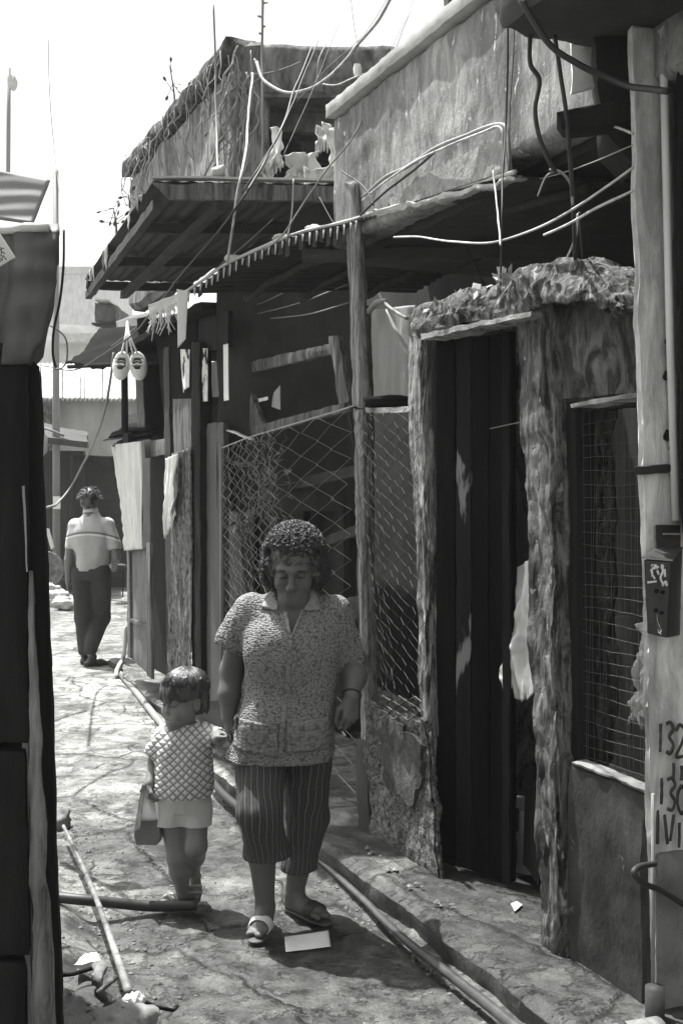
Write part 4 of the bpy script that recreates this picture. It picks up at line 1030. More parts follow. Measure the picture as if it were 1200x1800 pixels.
rt_ = np.array([P[:, -1] + np.array([-.1 * t, .38 * t, 0]) for t in np.linspace(0, 1, 8)])
o = MB().grid(rt_).build('side', Mt['tarp'], tb, True); o.modifiers.new('s', 'SOLIDIFY').thickness = .01
MB().tube(P[0][::4] + np.array([0, -.012, .006]), .012, 8).build('hem_pole', Mt['lsheet'], tb, True)
fs_ = thing('fibre_sheet', 'pale translucent sheet standing above the dark tarpaulin', 'sheet', at(40, 345, 3.5))
P = bil(at(-120, 280, 3.5), at(89, 318, 3.5), at(60, 399, 3.45), at(-120, 372, 3.45), 20, 30)
cloth('sheet', P, Mt['fibre'], fs_, .008, .02, (2, 2, 5), 21)
pt = thing('paper_notice', 'white paper notice with brush characters pinned on the dark tarpaulin', 'notice', at(5, 440, 2.9))
mb = MB().plate([at(-60, 424, 2.88), at(0, 410, 2.88), at(27, 452, 2.90), at(-30, 486, 2.92)][::-1], np.array([0, .004, 0])); mb.build('paper', Mt['paper'], pt)
b = MB()
for stt in [[(-2, 440), (8, 436)], [(2, 434), (3, 447), (-1, 452)], [(4, 442), (9, 446)], [(-1, 452), (3, 456), (1, 461)], [(4, 449), (5, 458)], [(6, 449), (12, 457)], [(-8, 446), (-14, 462)], [(-16, 450), (-6, 452)]]:
    q = np.array([at(x, y, 2.872) for x, y in stt]); b.tube(q if len(q) > 1 else q, .0012, 4)
b.build('brush_character', Mt['ink'], pt)
wb = thing('hanging_lantern', 'small white lampshade hanging at the edge of the near hut', 'lampshade', at(64, 775, 5.4))
pr_ = [(.012, .075), (.030, .07), (.052, .02), (.050, -.045), (.022, -.085), (.004, -.09)]
cc = at(63, 777, 5.4); th = np.linspace(0, 2 * np.pi, 21)
MB().grid(np.array([[cc + [r * 1.1 * math.cos(t), r * math.sin(t), z] for t in th] for r, z in pr_])).build('shade', Mt['paper'], wb, True)
MB().tube(spline([cc + [0, 0, .07], cc + [.06, 0, .06], cc + [.13, .02, .03]], 5), .007, 6).build('arm', Mt['wcable'], wb, True)

# ================================================================== CABLES, STICKS, AERIALS
def cable(pts, r, m, label, name='cable', cat='cable', seg=6):
    P = spline([at(*p) for p in pts], 8); P = P + (.3 * r + .001) * fbm3(P * 4, 2, len(pts))
    return tag(MB().tube(P, r * .54, seg).build(name, m, None, True), label, cat)
cable([(548, 85, 7.2), (520, 150, 6.8), (495, 225, 6.3), (450, 310, 5.7), (415, 365, 5.6), (380, 410, 5.8), (320, 480, 6.2), (268, 548, 7), (230, 590, 8.2), (180, 625, 9), (130, 650, 10), (72, 642, 12)], .012, Mt['cable'], 'thick black cable sweeping down from the slab roof to the tarpaulin awning')
cable([(560, 70, 7.2), (535, 130, 6.8), (500, 215, 6.3), (460, 285, 5.7), (425, 340, 5.6)], .007, Mt['cable'], 'thinner black cable running beside the thick one from the slab roof')
cable([(720, 20, 6), (670, 140, 5.6), (620, 240, 5.5), (580, 290, 5.6), (545, 340, 5.7), (500, 410, 5.7), (465, 440, 5.8)], .008, Mt['gcable'], 'dark cable crossing the end of the streaked parapet down to the awning')
cable([(444, 128, 7.2), (437, 210, 6.6), (427, 290, 5.85), (415, 350, 5.8), (404, 430, 5.9), (400, 462, 5.97)], .013, Mt['wcable'], 'white cable hanging from the corner pillar to the corrugated awning')
cable([(451, 108, 7.2), (462, 140, 7.1), (490, 160, 7.0), (520, 163, 6.9), (560, 148, 6.8), (600, 115, 6.6), (628, 78, 6.5), (660, 40, 6.4), (690, -10, 6.3)], .018, Mt['wcable'], 'thick white hose slung in a loop below the roof slab')
cable([(560, 147, 6.9), (590, 150, 6.8), (620, 138, 6.7), (640, 130, 6.7)], .009, Mt['wcable'], 'short white cable curling under the roof slab to the insulator')
cable([(628, 78, 6.5), (620, 30, 6.5), (614, -20, 6.5)], .004, Mt['gcable'], 'hair-thin wire rising from the insulator into the sky')
cable([(515, 315, 5.85), (512, 380, 5.8), (503, 425, 5.75)], .009, Mt['gcable'], 'pale wire hanging between canopy edge and awning')
def wcable(pts, n, r, m, label):
    P = spline([wp(x, y, n + .012 * math.sin(x * .05)) for x, y in pts], 8); P = P + .004 * fbm3(P * 5, 2, len(pts))
    return tag(MB().tube(P, r, 6).build('cable', m, None, True), label, 'cable')
wcable([(638, 345), (680, 310), (720, 290), (760, 262), (800, 245), (845, 228), (884, 218), (894, 240), (897, 285)], .03, .0085, Mt['gcable'], 'grey cable bundle draped along the lower part of the streaked parapet')
wcable([(636, 352), (700, 303), (760, 268), (845, 234), (880, 224), (884, 262), (884, 300)], .045, .005, Mt['wcable'], 'white line running along the grey cable bundle on the parapet')
wcable([(634, 378), (680, 335), (730, 296), (765, 266)], .04, .006, Mt['cable'], 'black cable branching below the grey bundle at the parapet end')
wcable([(600, 300), (640, 330), (655, 360)], .05, .004, Mt['cable'], 'short black wire slack at the left end of the parapet')
cable([(892, -10, 3.9), (892, 70, 4.0), (889, 200, 4.1), (884, 300, 4.0), (882, 400, 3.9), (880, 500, 4.2)], .007, Mt['cable'], 'straight black wire dropping down the middle of the parapet')
cable([(866, 300, 4.3), (870, 340, 4.2), (876, 400, 3.8), (878, 430, 3.6)], .006, Mt['wcable'], 'short white wire dropping to the swooping white cable')
cable([(692, 418, 4.6), (740, 417, 4.4), (790, 424, 4.1), (850, 426, 3.8), (900, 416, 3.7), (960, 393, 3.6), (1020, 358, 3.5), (1060, 330, 3.45), (1112, 293, 3.4)], .0075, Mt['wcable'], 'white cable swooping from under the awning to the pale pier')
cable([(955, 412, 3.7), (1000, 392, 3.6), (1050, 365, 3.5), (1112, 336, 3.4)], .008, Mt['wcable'], 'short thick white tube slanting into the pale pier')
cable([(932, 60, 3.55), (931, 110, 3.55), (946, 140, 3.55), (940, 190, 3.55), (948, 240, 3.55), (962, 275, 3.55), (975, 300, 3.58)], .014, Mt['cable'], 'crooked black cable hanging from the overhead balcony')
cable([(975, 300, 3.6), (958, 310, 3.6), (944, 345, 3.6)], .006, Mt['gcable'], 'frayed pale cable end pointing down below the crooked cable')
cable([(965, 298, 3.6), (985, 303, 3.6), (1003, 325, 3.6), (1006, 360, 3.6)], .008, Mt['gcable'], 'pale cable arching from the crooked cable to the downlead')
cable([(975, 60, 3.5), (985, 130, 3.5), (995, 200, 3.5), (1003, 290, 3.55), (1008, 380, 3.65), (1012, 455, 3.8)], .013, Mt['cable'], 'thick black downlead from the overhead balcony to the cement cap')
cable([(915, 0, 3.4), (965, 75, 3.4), (1010, 105, 3.4), (1055, 128, 3.4), (1110, 150, 3.35), (1175, 158, 3.2)], .018, Mt['cable'], 'thick black cable slanting under the overhead balcony to the conduit')
cable([(1015, 375, 3.68), (1012, 410, 3.75), (1002, 440, 3.9), (992, 460, 4.0)], .007, Mt['wcable'], 'white wire splaying onto the cement cap')
cable([(1018, 375, 3.68), (1022, 420, 3.8), (1024, 460, 3.95)], .008, Mt['cable'], 'short black wire entering the cement cap')
cable([(1050, 225, 3.6), (1075, 222, 3.55), (1112, 236, 3.4)], .008, Mt['wcable'], 'short white cable below the timber stub')
cable([(820, 440, 5.2), (850, 500, 4.9)], .012, Mt['black'], 'dark stick leaning behind the cement cap', 'stick', 'stick')
cable([(800, 472, 5.2), (845, 455, 5.1)], .010, Mt['black'], 'dark crossing stick behind the cement cap', 'stick', 'stick')
cable([(85, 60, 4.2), (88, 170, 4.1), (97, 270, 4.0), (108, 360, 3.8), (113, 410, 3.4)], .003, Mt['gcable'], 'fine wire coming down from the sky to the tarpaulin corner')
cable([(113, 405, 3.3), (112, 470, 3.3), (106, 530, 3.3), (95, 580, 3.3), (93, 620, 3.3), (98, 645, 3.3)], .007, Mt['cable'], 'black cable hanging down along the edge of the dark tarpaulin')
cable([(88, 572, 3.4), (105, 582, 3.4), (117, 598, 3.4), (118, 630, 3.4), (110, 645, 3.4), (98, 648, 3.35)], .005, Mt['gcable'], 'small wire loop beside the dark tarpaulin')
cable([(200, 620, 9.3), (192, 680, 9.3), (178, 745, 9.5), (155, 800, 10), (128, 850, 10.5), (100, 885, 10), (70, 895, 8)], .020, Mt['gcable'], 'grey cable sagging across the lane past the street pole')
cable([(245, 345, 6.6), (300, 330, 6.3), (330, 342, 6.1)], .008, Mt['gcable'], 'grey wire along the near corner of the tin canopy')
cable([(480, 385, 5.9), (430, 430, 6.0), (370, 480, 6.2), (310, 525, 6.4)], .005, Mt['gcable'], 'thin grey wire slanting in the shade under the tin canopy')
cable([(118, 440, 15), (175, 456, 12)], .008, Mt['gcable'], 'thin wire reaching the far tip of the tin canopy')
cable([(1112, 255, 3.4), (1000, 300, 4.0), (880, 330, 4.6), (760, 372, 5.2), (640, 402, 5.6)], .004, Mt['gcable'], 'thin wire sagging in the dark from the pier to the timber post')
cable([(596, 40, 7), (540, 180, 6.5), (470, 330, 6), (420, 420, 6), (360, 500, 6.3)], .004, Mt['cable'], 'hair-thin black wire falling from the roof slab to the awning tip')
cable([(690, -20, 6.5), (640, 60, 6.6), (575, 120, 6.8), (520, 180, 7)], .004, Mt['gcable'], 'thin wire from the sky to the corner of the far balcony')
cable([(730, -10, 6), (700, 60, 5.8), (660, 150, 5.7), (600, 260, 5.7)], .004, Mt['gcable'], 'faint wire passing the left end of the parapet coping')
cable([(440, 130, 7.2), (470, 128, 7.2), (500, 120, 7.2), (530, 108, 7.2)], .004, Mt['gcable'], 'short slack wire on the corner of the roof slab')
cable([(575, 75, 7.1), (560, 105, 7.0), (557, 140, 7.0)], .006, Mt['wcable'], 'short white tail of cable at the middle of the roof slab')
cable([(905, 10, 3.7), (902, 90, 3.8), (896, 180, 4.0), (894, 300, 4.1)], .003, Mt['cable'], 'hair-thin black wire beside the straight black wire')
cable([(560, 345, 5.85), (590, 400, 5.7), (606, 420, 5.6)], .003, Mt['gcable'], 'hair-thin wire from the canopy to the timber post')
cable([(100, 640, 10), (140, 636, 10), (190, 612, 10), (240, 575, 9)], .006, Mt['gcable'], 'thin wire running to the hanging shoes from the street pole')
# poles, mast and weeds on the roofs
cable([(376, 8, 7.2), (378, 120, 7.2), (381, 230, 7.0), (384, 300, 6.6)], .014, Mt['gcable'], 'slim grey rod standing in front of the far house corner', 'rod', 'rod')
cable([(461, -30, 7.3), (461, 40, 7.3), (459, 100, 7.3), (462, 200, 7.2), (460, 310, 7.2)], .018, Mt['gcable'], 'aerial mast on the corner pillar of the slab-roofed house', 'aerial_mast', 'mast')
b = MB()
for (x, y, l) in [(461, 6, 10), (461, 30, -8), (460, 48, 7), (461, 60, -6)]:
    b.tube([at(x, y, 7.3), at(x + l, y - 2, 7.3)], .008, 5)
b.build('cross_rod', Mt['gcable'], bpy.data.objects['aerial_mast'])
cable([(172, 395, 9), (178, 430, 8.8), (181, 456, 8.5)], .008, Mt['gcable'], 'short stick on the far tip of the tin canopy', 'stick', 'stick')
def weed(base, h, n, label, seed, droop=.3):
    rg = np.random.default_rng(seed); t = thing('roof_weed', label, 'plant', base)
    S = spline([base, base + [-.02 * h, 0, h * .5], base + [-.10 * h, 0, h]], 6)
    MB().tube(S, np.linspace(.010, .004, len(S)), 5).build('stem', Mt['plant'], t, True)
    b = MB()
    for i in range(n):
        a = S[rg.integers(len(S) // 3, len(S))]; d = rg.normal(0, 1, 3) * [1, .6, .8]; d /= np.linalg.norm(d)
        q = a + d * rg.uniform(.03, .10); b.tube([a, q], .003, 4)
        s_ = np.cross(d, rg.normal(0, 1, 3)); s_ /= np.linalg.norm(s_) + 1e-6
        e = q + d * .055
        b.add(np.array([q, q + d * .03 + s_ * .014, e, q + d * .03 - s_ * .014]), [(0, 1, 2, 3)])
    b.build('leaf', Mt['plant'], t)
weed(at(308, 212, 8.6), .42, 9, 'thin tall weed growing on the eaves of the slab-roofed house', 1)
weed(at(205, 415, 8.2), .20, 12, 'bushy weed on the far edge of the tin canopy', 2)
weed(at(228, 365, 9.0), .10, 8, 'small weed at the low end of the eaves', 3)
# creeper strands on the corner of the far house
vm = mat('dry_vine', .30, .4, 20, (1, 1, .3), .9, .2)
rg = np.random.default_rng(9); vb = MB()
for i in range(20):
    px = rg.uniform(395, 455); py = rg.uniform(72, 180); Y0 = yF - .05
    pts = []; x, y = px, py
    for j in range(rg.integers(6, 13)):
        pts.append(at(x, y, Y0 - rg.uniform(0, .06))); x += rg.normal(0, 7) - 1.0; y += rg.uniform(12, 24)
    vb.tube(spline(pts, 3), rg.uniform(.003, .008), 5)
for i in range(46):
    s_ = rg.uniform(0, 1); u = uA + (uB - uA) * s_; z = 4.62
    p = wf(u, .07, z - rg.uniform(0, .1)); pts = [p]
    for j in range(rg.integers(3, 8)): p = p + np.array([rg.normal(0, .03), rg.normal(0, .05), -rg.uniform(.04, .10)]); pts.append(p + NV * rg.uniform(0, .03))
    vb.tube(pts, rg.uniform(.002, .006), 4)
tag(vb.build('creeper', vm, None, True), 'dry creeper strands hanging over the wall of the slab-roofed house', 'creeper', kind='stuff')
# laundry on the balcony
def lau(name, pts, Y, m, label, sd, amp=.075):
    P = bil(*[at(*p, Y) for p in pts], 40, 34); tag(cloth(name, P, m, None, .005, amp, (13, 13, 6), sd, .06, None, .055), label, 'laundry', 'laundry on the balcony')
lau('hanging_shirt', [(474, 228), (498, 232), (502, 290), (470, 312)], yF - .36, Mt['wcloth'], 'white shirt hung at the corner of the far balcony', 31)
lau('hanging_towel', [(498, 268), (572, 262), (574, 316), (500, 318)], yF - .40, Mt['lsheet'], 'wide pale towel over the far balcony rail', 32)
lau('hanging_sheet', [(522, 240), (560, 236), (562, 268), (520, 270)], yF + .9, Mt['gcloth'], 'grey sheet hanging inside the far balcony', 33, .02)
lau('hanging_cloth', [(568, 212), (600, 240), (614, 318), (566, 318)], yF - .45, Mt['wcloth'], 'white cloth bunched by the end of the streaked parapet', 34, .07)
lau('hanging_cloth', [(540, 296), (600, 290), (606, 322), (536, 322)], yF - .5, Mt['wcloth'], 'rumpled white cloth lying along the canopy edge below the laundry', 35, .08)
lau('hanging_shirt', [(556, 226), (582, 222), (588, 266), (552, 268)], yF - .3, Mt['lsheet'], 'small pale shirt hung near the end of the far balcony', 36, .06)
b = MB().quad(at(621, 108, 6.7), at(636, 108, 6.7), at(636, 134, 6.7), at(621, 134, 6.7), np.array([0, .06, 0]), res=.03, amp=.003, chip=.01, seed=321)
tag(b.build('insulator', Mt['paper'], None, True), 'white insulator box on the cable above the parapet end', 'insulator')
bl = boulder('float_ring', at(384, 303, 6.6), (.04, .03, .04), Mt['lsheet'], 7, 'round white knob at the foot of the slim rod', 'knob')

# ---- laundry in the dim bay behind the fence
P = bil(wp(652, 545, -.75), wp(735, 535, -.75), wp(735, 720, -.75), wp(648, 728, -.75), 50, 34)
tag(cloth('hanging_dress', P, mat('grey_dress', .36, .15, 8, (1, 1, .3), .95, .2, spec=.1, stain=.2), None, .004, .05, (7, 7, 1.2), 41), 'pale grey dress hanging in the shade behind the timber post', 'laundry')
b = MB(); b.tube(spline([wp(664, 512, -.7), wp(672, 528, -.7), wp(690, 545, -.7), wp(715, 560, -.7)], 5), .010, 6); b.tube(spline([wp(648, 548, -.7), wp(662, 532, -.7), wp(676, 530, -.7)], 5), .02, 6)
b.tube(spline([wp(680, 545, -.7), wp(700, 590, -.7), wp(735, 640, -.7)], 5), .012, 6)
tag(b.build('coat_hanger', Mt['gcloth'], None, True), 'cloth-wrapped coat hanger above the pale grey dress', 'hanger')
boulder('cloth_bundle', wp(685, 708, -.1), (.12, .1, .03), Mt['btarp'], 9, 'dark bundle lying on the fence rail below the dress', 'bundle')

# ---- things inside the gateway and window
P = bil(wp(880, 1020, -.24), wp(950, 978, -.22), wp(956, 1218, -.22), wp(880, 1230, -.24), 60, 40)
P[..., :2] += (NV[:2] * .03)[None, None] * np.sin(np.linspace(0, np.pi, 40))[None, :, None]
tag(cloth('plastic_sack', P, mat('sack_plastic', .88, .2, 9, (1, 1, .5), .5, .3, 40, None, .6, .3, 4), None, .004, .05, (16, 16, 6), 47, .02, None, .012), 'pale plastic sack bulging between the door edge and the gate pillar', 'sack')
pb = thing('brick_pier', 'rough brick pier in the yard behind the gateway', 'pier', (1.0, 5.6, 0))
MB().quad(at(860, 530, 5.7), at(1000, 530, 5.7), at(1000, 1400, 5.7), at(860, 1400, 5.7), np.array([.1, .3, 0]), res=.05, amp=.012, chip=.01, seed=331).build('shaft', Mt['upperwall'], pb, True)
bkt = MB(); c = np.array([.80, 4.75, .11])
bkt.grid(np.array([[c + [r * math.cos(t), r * math.sin(t), z] for t in np.linspace(0, 2 * np.pi, 25)] for r, z in [(.0, 0), (.09, 0), (.12, .26), (.125, .27), (.11, .26), (.085, .03), (0, .03)]]))
tag(bkt.build('pail', Mt['gcloth'], None, True), 'grey pail on the floor inside the gateway', 'pail')
MB().quad(at(918, 1350, 4.62), at(936, 1340, 4.55), at(946, 1560, 4.45), at(915, 1520, 4.6), np.array([.03, .03, 0]), res=.04, amp=.004, seed=332).build('leaning_board', Mt['black'], None, True)
tag(bpy.data.objects['leaning_board'], 'dark curved board leaning behind the gate pillar', 'board')
P = bil(wp(1030, 1090, -.55), wp(1105, 1080, -.55), wp(1112, 1300, -.55), wp(1035, 1300, -.55), 40, 30)
tag(cloth('window_sacking', P, mat('sacking', .17, .4, 20, (1, 1, .2), .95, .5, spec=.1), None, .006, .05, (14, 14, 1.5), 44), 'dull sacking hung behind the meshed window', 'sacking')
P = bil(wp(1116, 1100, -.16), wp(1150, 1085, -.16), wp(1150, 1270, -.16), wp(1104, 1262, -.16), 40, 30)
tag(cloth('pale_bundle', P, Mt['lsheet'], None, .006, .09, (22, 22, 14), 45, .03), 'white crumpled cloth behind the lower corner of the meshed window', 'cloth')

# ================================================================== LOOSE THINGS ON THE GROUND
pa = [G(500, 1636, .02), G(577, 1625, .02), G(581, 1653, .02), G(502, 1663, .02)]
P = bil(pa[0], pa[1], pa[2], pa[3], 10, 16); P[..., 2] = max(gh(q[0], q[1]) for q in P.reshape(-1, 3)) + .003 + .002 * fbm(P * 9, 3, 2)
o = MB().grid(P).build('paper_sheet', Mt['paper'], None, True); o.modifiers.new('s', 'SOLIDIFY').thickness = .0012; tag(o, 'clean white paper lying on the slabs before the woman', 'paper')
hp = spline([G(60, 1573, .09), G(140, 1581, .085), G(200, 1587, .06), (G(270, 1593, .03)), G(346, 1591, .035)], 8)
hs2 = MB().tube(hp, .021, 12); tag(hs2.build('rubber_hose', Mt['hose'], None, True), 'thick black rubber hose lying across the left of the lane', 'hose')
gp = spline([G(112, 1452, .085), G(140, 1510, .09), G(165, 1568, .10), G(188, 1630, .10), G(210, 1695, .10), G(226, 1744, .105)], 8)
tag(MB().tube(gp, np.linspace(.008, .014, len(gp)), 12).build('water_pipe', Mt['pvc'], None, True), 'long pale water pipe running beside the hut wall', 'pipe')
gp2 = spline([G(238, 1766, .10), G(252, 1800, .10), G(275, 1860, .10)], 6)
tag(MB().tube(gp2, .015, 12).build('water_pipe', Mt['pvc'], None, True), 'nearest short piece of pale pipe below the rag knot', 'pipe')
kn = thing('rag_knot', 'white rag tied round the joint of the pale pipes', 'rag', G(236, 1764, .10))
th = np.linspace(0, 2 * np.pi, 30); ph = np.linspace(.05, np.pi - .05, 18); T, Pp = np.meshgrid(th, ph)
d = np.stack([np.cos(T) * np.sin(Pp), np.sin(T) * np.sin(Pp), np.cos(Pp)], -1)
P = d * (.028 * (1 + .5 * fbm(d * 2.5, 4, 3)))[..., None] + G(236, 1762, .11); P[:, -1] = P[:, 0]
MB().grid(P).build('knot', Mt['wcloth'], kn, True)
c = G(236, 1764, .12)
cloth('end', bil(c, c + [.01, .02, .02], c + [-.07, .0, -.02], c + [-.06, -.03, -.035], 10, 6), Mt['wcloth'], kn, .003, .01, (30, 30, 30), 5)
gk = spline([G(545, 1508, .02), G(590, 1549, .02), G(628, 1585, .02), G(660, 1618, .03), G(700, 1655, .035), G(760, 1702, .04), G(830, 1758, .042), G(920, 1832, .045)], 8)
gk[:, 0] += .045; gk[:, 2] -= .012
tag(MB().tube(gk, np.linspace(.012, .019, len(gk)), 14).build('gutter_pipe', mat('wet_pipe', .075, .4, 8, (1, 1, 1), .35, .25, 40, None, .3, .4, 4, spec=.5), None, True), 'dark glossy pipe lying in the gutter along the raised walk', 'pipe')
gk = spline([G(206, 1178, .03), G(230, 1205, .03), G(262, 1245, .03), G(300, 1292, .03)], 6)
tag(MB().tube(gk, .026, 10).build('gutter_pipe', Mt['gcable'], None, True), 'far pipe in the gutter leading to the booth door', 'pipe')
gk = spline([G(205, 1190, .02), G(207, 1175, .08), G(216, 1158, .12), at(220, 1135, 10.6), at(222, 1100, 10.6)], 6)
tag(MB().tube(gk, .02, 8).build('drain_hose', Mt['lsheet'], None, True), 'bent pale drain hose at the foot of the booth door', 'hose')
gk = spline([G(372, 1372, .03), G(395, 1398, .03), G(425, 1424, .03)], 6)
tag(MB().tube(gk, .022, 10).build('gutter_pipe', Mt['cable'], None, True), 'short dark pipe in the gutter between child and woman', 'pipe')
def flat_scrap(name, pts, z, m, label, cat, sd, lift=.01, n=12):
    q = [G(x, y, z) for x, y in pts]
    P = bil(q[0], q[1], q[2], q[3], n, n); P[..., 2] += (lift * fbm(P * 14, 3, sd) + lift) * .6
    if z < .03: P[..., 2] += np.mean([gh(a_[0], a_[1]) for a_ in q]) - z
    o = MB().grid(P).build(name, m, None, True); o.modifiers.new('s', 'SOLIDIFY').thickness = .002; return tag(o, label, cat)
flat_scrap('paper_scrap', [(140, 1690), (170, 1680), (178, 1698), (130, 1708)], .10, Mt['paper'], 'crumpled white paper beside the black stick on the left strip', 'paper', 3, .02)
flat_scrap('paper_scrap', [(897, 1590), (908, 1586), (918, 1592), (904, 1604)], .092, Mt['lsheet'], 'small white leaf-shaped scrap before the gateway', 'paper', 4, .003)
boulder('near_stone', G(216, 1800, .10), (.10, .09, .045), Mt['stone'], 21, 'large smooth stone at the bottom left beside the pipe', 'stone')
MB().hexa([G(158, 1735, .10), G(178, 1742, .10), G(188, 1708, .10), G(168, 1704, .10), G(158, 1735, .10) + [0, 0, .04], G(178, 1742, .10) + [0, 0, .04], G(188, 1708, .10) + [0, 0, .04], G(168, 1704, .10) + [0, 0, .04]], res=.015, amp=.008, sc=18, chip=.006, seed=341).build('brick_end', Mt['stone'], None, True)
tag(bpy.data.objects['brick_end'], 'broken brick lying beside the white paper on the left strip', 'brick')
tag(MB().tube([G(90, 1716, .11), G(130, 1712, .115), G(168, 1700, .12)], .007, 6).build('black_stick', Mt['black'], None, True), 'thin black stick on the left strip', 'stick')
tag(MB().tube([G(238, 1752, .10), G(275, 1770, .08), G(305, 1776, .05), G(312, 1768, .05)], .006, 6).build('twig', Mt['black'], None, True), 'black bent twig by the rag knot', 'twig')
tag(MB().tube([G(172, 1745, .11), G(205, 1718, .11)], .008, 6).build('wood_chip', Mt['mwood'], None, True), 'pale splinter of wood beside the broken brick', 'splinter')
boulder('hut_footing', G(106, 1440, .04), (.05, .07, .05), Mt['stone'], 25, 'broken stone at the foot of the hut post', 'stone')
gv = MB(); rg = np.random.default_rng(77)
for i in range(1500):
    k = rg.integers(0, 3)
    if k == 0: Y = rg.uniform(3.5, 7); x = left_x(Y) + rg.normal(.03, .10)
    elif k == 1: Y = rg.uniform(3.5, 9); x = kerb_x(Y) - abs(rg.normal(.03, .07))
    else: Y = rg.uniform(3.6, 9); x = rg.uniform(left_x(Y), kerb_x(Y))
    hh = ground_h(np.array([[x]]), np.array([[Y]]))[0][0, 0]
    r = rg.uniform(.0015, .008) * (1.3 if k < 2 else .8)
    P = np.array([[1, 0, 0], [-1, 0, 0], [0, 1, 0], [0, -1, 0], [0, 0, .7], [0, 0, -.7]]) * r * rg.uniform(.6, 1.4, (6, 3)) + [x, Y, hh + r * .3]
    gv.add(P, [(0, 2, 4), (2, 1, 4), (1, 3, 4), (3, 0, 4), (2, 0, 5), (1, 2, 5), (3, 1, 5), (0, 3, 5)])
tag(gv.build('gravel', Mt['stone']), 'scattered grit along gutter and cracks', 'gravel', kind='stuff')
# scraps on the cement cap
sc_ = MB()
for i in range(70):
    t = rg.uniform(0, 1); px = 742 + 180 * t; py = 575 - 75 * t + rg.uniform(-30, 4)
    c = wp(px, py, rg.uniform(.0, .08)); d = rg.normal(0, .022, (3, 3))
    sc_.add(np.array([c, c + d[0], c + d[0] + d[1], c + d[1] * .7]), [(0, 1, 2, 3)])
tag(sc_.build('leaf_litter', mat('dry_litter', .42, .5, 30), None), 'dry leaf litter and scraps caught on the cement cap', 'litter', kind='stuff')
